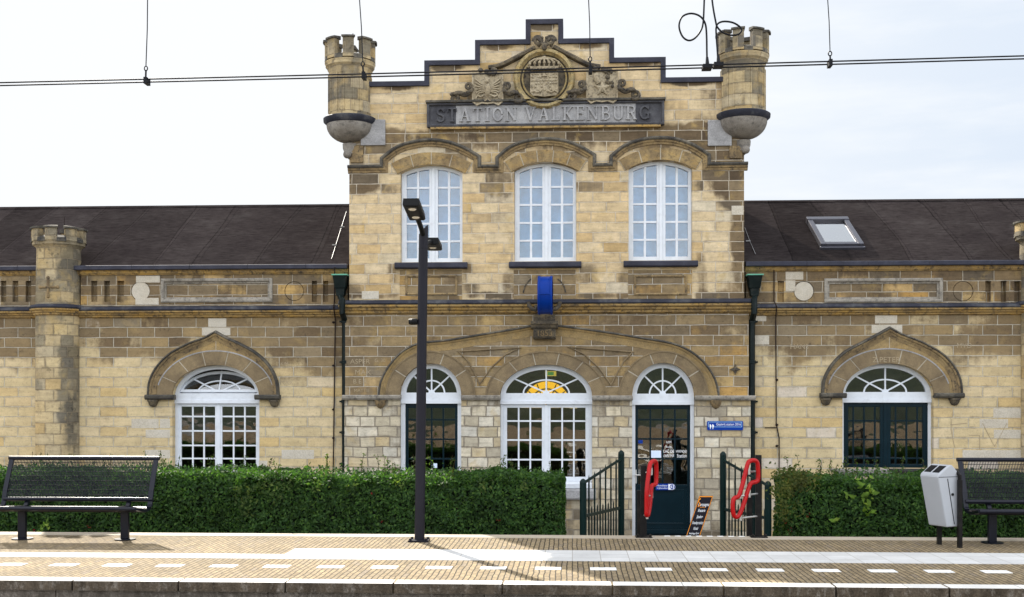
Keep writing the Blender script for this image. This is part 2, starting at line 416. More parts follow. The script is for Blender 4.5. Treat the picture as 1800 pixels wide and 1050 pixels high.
paint('white_paint', (.63, .66, .70), .42, .06, grime=.14)
paint('green_paint', (.0018, .0125, .019), .3, .2)
paint('fence_green', (.0022, .013, .012), .33, .2)
paint('pipe_green', (.0035, .0085, .0085), .4, .35, grime=.15)
paint('verdigris', (.12, .34, .24), .6, .2)
paint('lamp_grey', (.013, .0125, .018), .42, .12)
paint('lamp_black', (.007, .0075, .008), .5, .15)
paint('bench_blue', (.0065, .0075, .014), .3, .15, spec=.22)
paint('post_black', (.008, .0072, .007), .45, .25, grime=.2)
paint('red_tube', (.36, .003, .004), .3, .12, spec=.22)
paint('bin_grey', (.37, .385, .41), .42, .05, metal=.15)
paint('bin_dark', (.004, .004, .005), .6)
paint('steel', (.55, .54, .52), .35, .1, metal=.9)
paint('clock_blue', (.001, .026, .20), .35, .12, spec=.10)
paint('sign_blue', (.002, .035, .26), .35, .05)
paint('sign_white', (.8, .82, .85), .4, .03)
paint('sign_navy', (.003, .0025, .007), .5, .1)
paint('sign_orange', (.75, .26, .02), .5, .1)
paint('sign_pale_blue', (.35, .62, .85), .5, .1)
paint('paper', (.62, .72, .86), .6, .03)
paint('wire_black', (.006, .0065, .009), .5, .1)
paint('rust_rod', (.02, .013, .011), .7, .3)
paint('lens', (.75, .70, .58), .25, .1)
paint('white_cable', (.26, .26, .26), .5, .05)
paint('skylight_frame', (.10, .10, .12), .3, .1, metal=.7)
paint('scratch', (.34, .275, .18), .95, .2)
paint('table_wood', (.20, .185, .17), .75, .25, grime=.3)
paint('table_dark', (.02, .018, .019), .6, .2)
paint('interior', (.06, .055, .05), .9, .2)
paint('blind', (.21, .42, .63), .8, .30)

def glass(name, refl, tint=(.75, .8, .8), wav=.02, dark=None):
    k = NT(name); p = k.pos()
    n = k.noise(k.scale(p, (2.2, 1, 3.0)), 1.0, 2, .5)
    nm = k.bump(n, wav, .35)
    gl = k.n('ShaderNodeBsdfGlossy'); gl.inputs['Roughness'].default_value = .012; gl.inputs['Color'].default_value = (1, 1, 1, 1); k.l(nm, gl.inputs['Normal'])
    tr = k.n('ShaderNodeBsdfTransparent'); tr.inputs['Color'].default_value = c4(tint)
    fr = k.n('ShaderNodeFresnel'); fr.inputs['IOR'].default_value = 1.5
    mx = k.n('ShaderNodeMixShader'); k.l(k.math('ADD', fr.outputs[0], refl - .04, True), mx.inputs[0])
    k.l(tr.outputs[0], mx.inputs[1]); k.l(gl.outputs[0], mx.inputs[2]); k.l(mx.outputs[0], k.out.inputs[0])
    M[name] = k.mat
glass('pane_glass', .14, (.6, .62, .62), .012)
glass('upper_glass', .08, (.85, .9, .95), .008)
glass('roof_glass', .50, (.8, .85, .85), .01)

def emit(name, col, st):
    k = NT(name); e = k.n('ShaderNodeEmission'); e.inputs[0].default_value = c4(col); e.inputs[1].default_value = st
    k.l(e.outputs[0], k.out.inputs[0]); M[name] = k.mat
emit('amber_light', (1.0, .52, .02), 1.1)
emit('warm_lamp', (1.0, .72, .35), .8)
emit('exit_green', (.15, .55, .12), .35)
emit('exit_yellow', (1.0, .75, .1), .5)

def roof_felt():
    k = NT('roof_felt'); p = k.pos(); x, y, z = k.sep(p)
    n1 = k.noise(p, 1.3, 6, .65); n2 = k.noise(p, 9, 5, .6); n3 = k.noise(p, 120, 2)
    q = k.math('ADD', k.math('ADD', x, k.math('MULTIPLY', k.math('SUBTRACT', n2, .5), .05)), k.math('MULTIPLY', k.math('SUBTRACT', k.noise(k.scale(p, (1, .12, .12)), 1.1, 2), .5), 1.1))
    fr = k.math('FRACT', k.math('DIVIDE', q, .93))
    cell = k.n('ShaderNodeTexWhiteNoise', noise_dimensions='1D'); k.l(k.math('FLOOR', k.math('DIVIDE', q, .93)), cell.inputs['W'])
    seam = k.sep(k.ramp(fr, [(0, 1.0), (.012, 1.0), (.035, 0.0), (1, 0.0)]))[0]
    lap = k.sep(k.ramp(fr, [(0, 0.0), (.09, 1.0), (.11, 0.0), (1, 0.0)]))[0]
    col = k.ramp(n1, [(.3, (.020, .0165, .0165)), (.55, (.027, .0225, .022)), (.75, (.038, .033, .032))])
    col = k.mix(1.0, col, k.ramp(cell.outputs[0], [(0, .8), (1, 1.2)]), 'MULTIPLY')
    scuff = k.sep(k.ramp(k.noise(k.scale(p, (1.2, 3, 3)), 2.6, 8, .75), [(.58, 0.0), (.75, 1.0)]))[0]
    col = k.mix(k.math('MULTIPLY', scuff, .5), col, (.06, .054, .05))
    col = k.mix(k.math('MULTIPLY', seam, k.math('MULTIPLY', n2, 1.1)), col, (.006, .0055, .0055))
    wr = k.noise(k.scale(p, (3, 9, 9)), 2.0, 6, .7)
    col = k.mix(1.0, col, k.ramp(wr, [(.32, .62), (.5, 1.0), (.72, 1.35)]), 'MULTIPLY')
    h = k.math('ADD', k.math('MULTIPLY', lap, .9), k.math('ADD', k.math('MULTIPLY', n2, .6), k.math('MULTIPLY', n3, .25)))
    M['roof_felt'] = k.surf(col, 1.0, k.bump(h, .9, .010), spec=0.0)
roof_felt()

def paving():
    k = NT('paving'); p = k.pos(); x, y, z = k.sep(p)
    wv = k.math('MULTIPLY', k.math('SUBTRACT', k.noise(p, 3.0, 3), .5), .035)
    vec = k.comb(k.math('ADD', y, wv), k.math('ADD', x, wv), 0.0)
    b = k.n('ShaderNodeTexBrick', offset=.5, offset_frequency=2); k.l(vec, b.inputs['Vector'])
    b.inputs['Color1'].default_value = (0, 0, 0, 1); b.inputs['Color2'].default_value = (1, 1, 1, 1); b.inputs['Mortar'].default_value = (.5, .5, .5, 1)
    b.inputs['Scale'].default_value = 1; b.inputs['Mortar Size'].default_value = .0064; b.inputs['Mortar Smooth'].default_value = .3
    b.inputs['Brick Width'].default_value = .205; b.inputs['Row Height'].default_value = .054
    r = k.sep(b.outputs['Color'])[0]; mf = b.outputs['Fac']
    col = k.ramp(r, [(0, (.19, .142, .080)), (.3, (.265, .20, .115)), (.55, (.23, .178, .11)), (.8, (.295, .223, .125)), (1, (.215, .17, .118))])
    n1 = k.noise(p, .8, 6, .65); n2 = k.noise(p, 30, 5, .7); n3 = k.noise(p, 160, 2)
    col = k.mix(1.0, col, k.ramp(n1, [(.3, .80), (.7, 1.15)]), 'MULTIPLY')
    col = k.mix(1.0, col, k.ramp(n2, [(.28, .45), (.7, 1.35)]), 'MULTIPLY')
    spot = k.sep(k.ramp(k.noise(p, 5, 6, .7), [(.62, 0.0), (.70, 1.0)]))[0]
    col = k.mix(k.math('MULTIPLY', spot, .35), col, (.12, .10, .075))
    col = k.mix(mf, col, (.036, .028, .017))
    h = k.math('ADD', k.math('MULTIPLY', mf, -1.2), k.math('MULTIPLY', n3, .3)); h = k.math('ADD', h, k.math('MULTIPLY', r, .3))
    M['paving'] = k.surf(col, .9, k.bump(h, .7, .006), spec=.25)
paving()

def tiles(name, col, bw, bh, joint=(.3, .28, .25), ms=.004, dirt=.25, swap=False):
    k = NT(name); p = k.pos(); x, y, z = k.sep(p)
    b = k.n('ShaderNodeTexBrick', offset=0.0 if bh < 5 else 0, offset_frequency=2); k.l(k.comb(x, k.math('ADD', y, .02), 0.0), b.inputs['Vector'])
    b.inputs['Color1'].default_value = (0, 0, 0, 1); b.inputs['Color2'].default_value = (1, 1, 1, 1); b.inputs['Mortar'].default_value = (.5, .5, .5, 1)
    b.inputs['Scale'].default_value = 1; b.inputs['Mortar Size'].default_value = ms; b.inputs['Brick Width'].default_value = bw; b.inputs['Row Height'].default_value = bh
    r = k.sep(b.outputs['Color'])[0]
    c = k.mix(1.0, col, k.ramp(r, [(0, .9), (1, 1.04)]), 'MULTIPLY')
    n2 = k.noise(p, 22, 6, .7); n1 = k.noise(p, 1.7, 6, .7)
    c = k.mix(1.0, c, k.ramp(n1, [(.3, .84), (.65, 1.05)]), 'MULTIPLY')
    d = k.sep(k.ramp(n2, [(.55, 0.0), (.72, 1.0)]))[0]
    c = k.mix(k.math('MULTIPLY', d, dirt), c, (.22, .19, .15))
    c = k.mix(b.outputs['Fac'], c, joint)
    M[name] = k.surf(c, .8, k.bump(k.math('ADD', n2, k.math('MULTIPLY', b.outputs['Fac'], -1.0)), .3, .004), spec=.3)
tiles('band_tile', (.54, .535, .52), .30, .30)
tiles('edge_tile', (.72, .70, .66), 1.0, 9.0, ms=.005)
tiles('kerb_tile', (.40, .34, .26), 1.0, 9.0, ms=.005)
tiles('terrace_tile', (.28, .26, .23), .4, .4)
paint('mark_white', (.78, .78, .76), .7, .1, grime=.35)

def concrete(name, a, b, pale=.35):
    k = NT(name); p = k.pos()
    n1 = k.noise(k.scale(p, (1, 1, .35)), 6, 8, .7); n2 = k.noise(p, 45, 5, .7)
    col = k.ramp(n1, [(.35, a), (.65, b)])
    w = k.sep(k.ramp(k.noise(k.scale(p, (1, 1, .5)), 16, 8, .78), [(.52, 0.0), (.66, 1.0)]))[0]
    col = k.mix(k.math('MULTIPLY', w, pale), col, (.34, .31, .27))
    col = k.mix(1.0, col, k.ramp(n2, [(.3, .55), (.7, 1.3)]), 'MULTIPLY')
    M[name] = k.surf(col, .95, k.bump(n2, .8, .01), spec=.2)
concrete('old_concrete', (.040, .031, .021), (.115, .090, .064), .42)
concrete('lower_concrete', (.05, .042, .033), (.15, .13, .11), .5)
concrete('bank_concrete', (.16, .125, .085), (.26, .21, .15), .2)
concrete('ballast', (.10, .085, .07), (.2, .18, .155))

def leaf(name, a, b, c, tr=.45):
    k = NT(name); g = k.n('ShaderNodeNewGeometry'); r = g.outputs['Random Per Island']
    col = k.ramp(r, [(0, a), (.5, b), (.85, c), (1, (c[0] * 1.3, c[1] * 1.15, c[2]))])
    col = k.mix(1.0, col, k.ramp(k.noise(k.pos(), 5.5, 5, .65), [(.3, .45), (.52, .95), (.72, 1.4)]), 'MULTIPLY')
    p = k.n('ShaderNodeBsdfPrincipled'); k.l(col, p.inputs['Base Color']); p.inputs['Roughness'].default_value = .6; p.inputs['Specular IOR Level'].default_value = .2
    t = k.n('ShaderNodeBsdfTranslucent'); k.l(k.mix(1.0, col, (1.5, 1.7, .6), 'MULTIPLY'), t.inputs[0])
    m = k.n('ShaderNodeMixShader'); m.inputs[0].default_value = tr; k.l(p.outputs[0], m.inputs[1]); k.l(t.outputs[0], m.inputs[2]); k.l(m.outputs[0], k.out.inputs[0])
    M[name] = k.mat
leaf('hedge_leaf', (.022, .052, .015), (.040, .095, .024), (.070, .145, .032))
leaf('shoot_leaf', (.03, .06, .012), (.055, .095, .02), (.09, .13, .03))
leaf('young_leaf', (.10, .18, .02), (.14, .24, .03), (.2, .3, .05), .45)
leaf('olive_leaf', (.055, .08, .016), (.085, .105, .022), (.12, .13, .03))
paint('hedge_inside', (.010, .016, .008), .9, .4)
paint('berry', (.16, .006, .008), .4, .2)
paint('twig', (.05, .035, .02), .9, .3)

def hillmat():
    k = NT('hill_grass'); p = k.pos()
    n = k.noise(p, .35, 6, .6); n2 = k.noise(p, 3, 6, .7)
    col = k.ramp(n, [(.3, (.012, .022, .006)), (.5, (.028, .045, .012)), (.7, (.055, .065, .024))])
    col = k.mix(1.0, col, k.ramp(n2, [(.3, .4), (.7, 1.4)]), 'MULTIPLY')
    M['hill_grass'] = k.surf(col, .95, k.bump(n2, 1.0, .4))
hillmat()
# ------------------------------------------------------------------ the station building
B = thing('station_building', (-0.7, 0.0, GZ), 'yellow stone castle-style railway station with stepped gable, corner turrets and low dark-roofed wings', 'station')
YT, YW = 0.0, 0.15                       # front planes: gabled middle block, wings
TH = .42                                  # wall thickness
zc = lambda v, u=958, Y=0.0: Z(u, v, Y)

# --- openings of the middle block (u0, u1, apex v, spring v)
UP = [(704, 813, 289.5, 303, 461), (904, 1013, 285, 299, 459.5), (1105, 1217, 281.5, 296, 458)]
LOW = [(703, 811, 639, 696), (879, 1041, 641, 697), (1111, 1221, 638, 698)]
WL, WR = (303, 456, 642, 697), (1481, 1641, 639, 695)

def seg_arch(x0, x1, zs, za, n=14):
    """points of a shallow arch from (x0, zs) over za to (x1, zs)"""
    w = (x1 - x0) / 2; h = za - zs; r = (w * w + h * h) / (2 * h); cx = (x0 + x1) / 2; a = math.asin(w / r)
    return [(cx + r * math.sin(-a + 2 * a * i / n), za - r + r * math.cos(-a + 2 * a * i / n)) for i in range(n + 1)]

def top_of(pts):
    xs = [p[0] for p in pts]; zs = [p[1] for p in pts]
    return lambda x: float(np.interp(x, xs, zs))

def ellipse_open(u0, u1, va, vs, Y):
    um = (u0 + u1) / 2
    x0, x1 = X(u0, Y), X(u1, Y); zs = Z(um, vs, Y); za = Z(um, va, Y)
    return (x0 + x1) / 2, zs, (x1 - x0) / 2, za - zs

# gable outline
xl, xr = X(614), X(1308)
cxg = X(957); zt = [zc(144, 700), zc(107, 790), zc(71, 880), zc(35, 957)]
hx = [X(1170) - cxg, X(1079.5) - cxg, X(990) - cxg]
CT = .085                                 # coping thickness
zmid = zc(538)
gab = [(xl, zmid), (xr, zmid), (xr, zt[0] - CT), (cxg + hx[0] - CT, zt[0] - CT), (cxg + hx[0] - CT, zt[1] - CT), (cxg + hx[1] - CT, zt[1] - CT), (cxg + hx[1] - CT, zt[2] - CT),
       (cxg + hx[2] - CT, zt[2] - CT), (cxg + hx[2] - CT, zt[3] - CT), (cxg - hx[2] + CT, zt[3] - CT), (cxg - hx[2] + CT, zt[2] - CT), (cxg - hx[1] + CT, zt[2] - CT),
       (cxg - hx[1] + CT, zt[1] - CT), (cxg - hx[0] + CT, zt[1] - CT), (cxg - hx[0] + CT, zt[0] - CT), (xl, zt[0] - CT)]
upper_open = []
for u0, u1, va, vs, vb in UP:
    um = (u0 + u1) / 2
    a = seg_arch(X(u0), X(u1), Z(um, vs), Z(um, va))
    upper_open.append((a, Z(um, vb)))
m = MB()
m.prism(gab, YT, YT + TH, [[(a[0][0], zb)] + a + [(a[-1][0], zb)] for a, zb in upper_open])
m.build('gable_wall', M['gable_stone'], B)
# lower storey above the impost line: arch tops notched out of its lower edge
zi = zc(698)
x0, x1 = X(607), X(1316)
low_open = [ellipse_open(*o, YT) for o in LOW]
mid = [(x1, zi), (x1, zmid), (x0, zmid), (x0, zi)]
for cx, zs, a, b in low_open:
    mid += [(cx - a, zi)] + ell(cx, zs, a, b, PI, 0, 24) + [(cx + a, zi)]
MY = -.012
MB().prism(mid, MY, TH).build('court_wall', M['court_stone'], B)
m = MB()
zg = GZ - .1
edges = [x0 - .01] + [q for cx, zs, a, b in low_open for q in (cx - a, cx + a)] + [x1 + .03]
for i in range(0, len(edges), 2): m.box(edges[i], edges[i + 1], -.022, TH, zg, zi - .004)
wcx, wzs, wa, wb = low_open[1]
m.box(wcx - wa, wcx + wa, 0.02, TH, zg, Z(960, 876))
m.build('base_wall', M['base_stone'], B)
# body behind the gable and its flat roof
m = MB()
xb0, xb1 = xl + .02, xr - .02
m.box(xb0, xb0 + .3, TH, 3.05, GZ, zt[0] - .2); m.box(xb1 - .3, xb1, TH, 3.05, GZ, zt[0] - .2); m.box(xb0, xb1, 3.05, 3.35, GZ, zt[0] - .2)
m.build('rear_wall', M['gable_stone'], B)
MB().box(xb0 + .02, xb1 - .02, TH, 3.3, zt[0] - .45, zt[0] - .3).build('flat_roof', M['roof_felt'], B)
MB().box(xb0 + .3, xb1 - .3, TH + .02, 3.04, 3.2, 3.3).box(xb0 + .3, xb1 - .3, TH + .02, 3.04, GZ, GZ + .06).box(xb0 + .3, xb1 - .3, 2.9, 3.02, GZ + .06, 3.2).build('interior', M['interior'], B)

# coping of the steps
path = [(xr, zt[0]), (cxg + hx[0], zt[0]), (cxg + hx[0], zt[1]), (cxg + hx[1], zt[1]), (cxg + hx[1], zt[2]), (cxg + hx[2], zt[2]), (cxg + hx[2], zt[3])]
path += [(2 * cxg - a, b) for a, b in reversed(path[:-1])]
path = path[:6] + [(cxg + hx[2], zt[3]), (cxg - hx[2], zt[3])] + [(2 * cxg - a, b) for a, b in reversed(path[:6])]
path[-1] = (xl, zt[0])
m = MB().sweep(path, [(0, -.05), (0, TH + .04), (CT, TH + .04), (CT, -.05)])
m.build('coping', M['slate'], B, bevel=.006)

def course(name, prof, xa, xb_, mats):
    """a string course: bands of (profile, material index)"""
    m = MB()
    for p, mi in prof: m.extr(p, xa, xb_, mi)
    return m.build(name, mats, B, smooth=35)

# main cornice of the middle block, three mouldings and a dark weathered cap
def cornice_prof(y, za, zb, zd, out):
    # cap za..zb, mouldings zb..zd
    h = zb - zd
    cap = [(y - out, zb), (y - out - .015, zb + .02), (y - out + .01, (za + zb) / 2 + .02), (y - .01, za), (y + .05, za), (y + .05, zb)]
    roll = [(y - out * .93, zb - .001), (y - out * .93, zb - h * .22), (y - out * .80, zb - h * .30), (y - out * .60, zb - h * .36), (y - out * .60, zb - h * .52),
            (y - out * .52, zb - h * .60), (y - out * .32, zb - h * .66), (y - out * .32, zb - h * .84), (y - out * .15, zb - h * .92), (y - .004, zd), (y + .05, zd), (y + .05, zb - .001)]
    return [(cap, 0), (roll, 1)]
ca, cb_, cd = zc(526.5), zc(535.5), zc(552)
course('cornice', cornice_prof(-.02, ca, cb_, cd, .15), X(598), X(1322), [M['lead_cap'], M['cornice_stone']])

# hood moulding over the three upper windows, running up and down in steps
hp = [(612, 297), (674, 296), (674, 281)] + catmull([(674, 281), (700, 262), (730, 253), (760, 250), (790, 254), (818, 265), (840, 278)], 4) + [(840, 296), (877, 296), (877, 279)] + \
     catmull([(877, 279), (900, 261), (930, 251), (960, 248), (990, 251), (1018, 261), (1042, 275)], 4) + [(1042, 294), (1077, 293), (1077, 277)] + \
     catmull([(1077, 277), (1100, 259), (1130, 249), (1160, 246), (1190, 249), (1220, 260), (1243, 275)], 4) + [(1243, 292), (1314, 291)]
hpx = XZ(hp, YT)
d = [hpx[0]]
for p in hpx[1:]:
    if math.dist(p, d[-1]) > .012: d.append(p)
hpx = d
m = MB()
m.sweep(hpx, [(.0, .03), (.0, -.075), (.022, -.09), (.05, -.08), (.06, -.03), (.06, .03)], mi=0)
m.sweep(hpx, [(-.002, .03), (-.002, -.055), (-.03, -.05), (-.045, -.028), (-.075, -.02), (-.085, .03)], mi=1)
m.build('hood_moulding', [M['lichen_cap'], M['moulding_stone']], B, smooth=40)

# voussoirs of every arch: cut stones with open joints in front of a mortar bed
def voussoirs(cx, zs, a0, b0, a1, b1, n, y, mat, t0=0.0, t1=PI, gap=.015, name='stone_arch', proud=.022):
    m = MB()
    bed = ell(cx, zs, a1 - .006, b1 - .006, t0, t1, 32) + ell(cx, zs, a0 + .003, b0 + .003, t1, t0, 32)
    m.prism(bed, y - proud + .006, y + .05, mi=1)
    for i in range(n):
        ta, tb = t0 + (t1 - t0) * i / n, t0 + (t1 - t0) * (i + 1) / n
        g = gap / (2 * (a0 + a1) / 2)
        jit = random.uniform(-.003, .003)
        poly = ell(cx, zs, a1, b1, ta + g, tb - g, 6) + ell(cx, zs, a0 + .0, b0 + .0, tb - g * a1 / a0, ta + g * a1 / a0, 6)
        m.prism(poly, y - proud + jit, y + .03)
    return m.build(name, [mat, M['mortar']], B)
for (a, zb), n in zip(upper_open, (4, 5, 4)):
    w = (a[-1][0] - a[0][0]) / 2; zs = a[0][1]; za = max(p[1] for p in a); h = za - zs
    r = (w * w + h * h) / (2 * h); al = math.asin(w / r); cx = (a[0][0] + a[-1][0]) / 2
    voussoirs(cx, za - r, r, r, r + .205, r + .205, n, YT, M['upper_arch_stone'], PI / 2 - al * 1.12, PI / 2 + al * 1.12)
outer = [(78, 78), (105, 78), (77, 79)]
for (cx, zs, a, b), (oa, ob), n in zip(low_open, outer, (5, 7, 5)):
    s = S(958); voussoirs(cx, zs, a, b, oa * s, ob * s, n, MY, M['arch_stone'])
    MB().sweep(ell(cx, zs, oa * s + .004, ob * s + .004, 0, PI, 36), [(-.012, MY), (-.012, MY - .034), (.012, MY - .034), (.012, MY)]).build('arch_fillet', M['arch_stone'], B, smooth=40)

# big flattened hood over the three doors
bh = catmull([(668, 697), (672, 672), (684, 648), (702, 626), (722, 612), (744, 605), (790, 600), (850, 590), (905, 581), (936, 575)], 5)
bh2 = catmull([(978, 575), (1020, 580), (1075, 588), (1130, 597), (1172, 604), (1200, 613), (1224, 628), (1243, 648), (1256, 672), (1261, 697)], 5)
for seg in (bh, bh2):
    pts = XZ(seg, YT)
    m = MB()
    m.sweep(pts, [(.0, .0), (.0, -.07), (.012, -.085), (.035, -.07), (.042, .0)], mi=0)
    m.sweep(pts, [(-.001, .0), (-.001, -.06), (-.028, -.052), (-.04, -.03), (-.07, -.026), (-.085, -.018), (-.15, -.017), (-.155, .0)], mi=1)
    m.build('door_hood', [M['lichen_cap'], M['spandrel_stone']], B, smooth=45)
# carved spandrels between the arches
for tri in ([(806, 618), (914, 612), (888, 624), (862, 648), (843, 676), (834, 655), (822, 634)], [(1112, 619), (1001, 611), (1028, 624), (1054, 648), (1074, 677), (1085, 655), (1096, 636)]):
    pts = XZ(tri, YT)
    m = MB(); m.sweep(pts, [(-.012, MY + .005), (-.012, MY - .022), (.0, MY - .03), (.012, MY - .022), (.012, MY + .005)], closed=True)
    m.build('spandrel_moulding', M['arch_stone'], B)
# keystone bracket with the year
m = MB()
xk0, xk1 = X(934), X(981)
m.extr([(MY, zc(566)), (-.26, zc(566)), (-.27, zc(571)), (-.24, zc(573)), (-.22, zc(577)), (-.2, zc(579)), (MY, zc(579))], xk0, xk1)
m.extr([(MY, zc(579.2)), (-.19, zc(579.2)), (-.17, zc(594)), (-.12, zc(597)), (MY, zc(597))], X(938), X(977))
m.build('keystone', M['scroll_stone'], B, bevel=.006)
k = MB()
text_mb(k, '1853', .135, lambda x, y, z: (X(957.5) + x, -.184 - z, zc(587.5) + y), .012, sx=1.05)
k.build('year_numeral', M['moulding_stone'], B)
# carved roundel behind the clock
m = MB()
for t0, t1 in ((.98, .72), (.28, .02)): MB().sweep(ell(X(957), zc(517), .36, .33, PI * t0, PI * t1, 10), [(-.012, .0), (-.012, -.024), (.0, -.030), (.012, -.024), (.012, .0)]).build('carved_arc', M['scroll_stone'], B)
for sg in (-1, 1):
    m.tube([(X(957) + sg * a, -.2 - .02 * b, zc(538) + c) for a, b, c in ((.27, 0, .05), (.25, 1, -.02), (.20, 2, -.07), (.14, 3, -.09), (.12, 2, -.05), (.15, 1, -.02))], .035, 8)
m.box(X(938), X(976), -.15, -.01, zc(566) + .002, zc(553))
m.build('carved_bracket', M['scroll_stone'], B, smooth=50)

# impost ledge
for ua, ub, va in ((603, 705, 694.5), (811, 880, 695), (1041, 1112, 695.5), (1221, 1327, 695.5)):
    m = MB()
    za_, zb_ = Z((ua + ub) / 2, va), Z((ua + ub) / 2, va + 8.5)
    m.extr([(.05, zb_), (-.07, zb_), (-.095, zb_ + .03), (-.10, za_ - .015), (-.085, za_), (.05, za_)], X(ua), X(ub))
    m.build('impost', M['impost_stone'], B)
for uc in (669, 1258):
    MB().lathe((X(uc), -.02, zc(703) - .16), [(0, 0), (.05, .03), (.09, .09), (.10, .155)], 14, PI, 2 * PI).build('corbel', M['moulding_stone'], B, smooth=60)

# --- upper windows
def lerp(a, b, t): return a + (b - a) * t
def casement(name, arch, zb, yf, vbars, hbars, fmat, gmat, blind=None, fr=.055, depth=.07):
    xa, xb = arch[0][0], arch[-1][0]; tp = top_of(arch)
    w = xb - xa
    m = MB()
    for i, (f0, f1) in enumerate(vbars):
        p, q = xa + f0 * w, xa + f1 * w
        edge = i in (0, len(vbars) - 1)
        big = (f1 - f0) > .1
        y0 = yf if edge else (yf + .004 if big else yf + .018)
        m.prism([(p, zb), (q, zb), (q, tp(q) - .002), ((p + q) / 2, tp((p + q) / 2) - .002), (p, tp(p) - .002)], y0, yf + depth)
        if big:     # meeting stiles: a proud cover strip and two shadow joints
            m.prism([(p + .3 * (q - p), zb), (q - .36 * (q - p), zb), (q - .36 * (q - p), tp((p + q) / 2) - .02), (p + .3 * (q - p), tp((p + q) / 2) - .02)], yf - .014, yf + .01)
    for z0, z1, big in hbars:
        m.box(xa + .012, xb - .012, yf + (.007 if big else .022), yf + depth - .003, z0, z1)
    ar = [p for p in arch]
    m.sweep(ar, [(.001, yf - .003), (.001, yf + depth + .002), (-fr, yf + depth + .002), (-fr, yf - .003)])
    m.sweep([(xa, zb), (xa, arch[0][1])], [(-.001, yf - .012), (-.001, yf + .03), (-.03, yf + .03), (-.03, yf - .012)])
    m.sweep([(xb, arch[-1][1]), (xb, zb)], [(-.001, yf - .012), (-.001, yf + .03), (-.03, yf + .03), (-.03, yf - .012)])
    f = m.build(name, fmat, B, bevel=.004, bseg=1)
    poly = [(xa + .01, zb + .01)] + [(p[0], p[1] - .01) for p in arch] + [(xb - .01, zb + .01)]
    MB().prism(poly, yf + .045, yf + .05).build('pane', gmat, f)
    if blind: MB().box(xa - .05, xb + .05, TH - .06, TH - .05, zb - .05, max(p[1] for p in arch) + .05).build('blind', blind, f)
    return f
VB = [(0, .080), (.247, .283), (.45, .590), (.750, .788), (.945, 1)]
for (u0, u1, va, vs, vb), (arch, zb) in zip(UP, upper_open):
    um = (u0 + u1) / 2
    zz = lambda v: Z(um, vb - 461 + v)
    hb = [(zb, zz(452.5), True)] + [(zz(v + 1.8), zz(v - 1.8), False) for v in (422.5, 391, 359, 327.5)]
    f = casement('upper_window', arch, zb, YT + .14, VB, hb, M['white_paint'], M['upper_glass'], M['blind'])
    s0, s1 = X(u0 - 9), X(u1 + 9)
    zt_, zb_ = zb + .0, Z(um, vb + 12)
    MB().extr([(.2, zb_), (-.10, zb_), (-.12, zb_ + .02), (-.12, zt_ - .03), (-.10, zt_ - .015), (.13, zt_ - .001), (.2, zt_ - .001)], s0, s1).build('sill', M['slate'], f, bevel=.006)
    # carved panel below
    pz0, pz1 = Z(um, 528), Z(um, 475)
    px0, px1 = X(u0 - 1), X(u1 - 1)
    m = MB()
    m.box(px0, px1, -.016, .02, pz0, pz1, 0)
    if um > 900 and um < 1000: m.build('apron_panel', M['court_stone'], B)
    else:
        fr = [(lerp(px0, px1, .11), lerp(pz0, pz1, .2)), (lerp(px0, px1, .11), lerp(pz0, pz1, .79)), (lerp(px0, px1, .91), lerp(pz0, pz1, .79)), (lerp(px0, px1, .91), lerp(pz0, pz1, .2))]
        m.sweep(fr, [(-.02, -.01), (-.02, -.026), (.0, -.042), (.02, -.03), (.02, -.01)], closed=True, mi=1)
        m.build('apron_panel', [M['court_stone'], M['moulding_stone']], B)

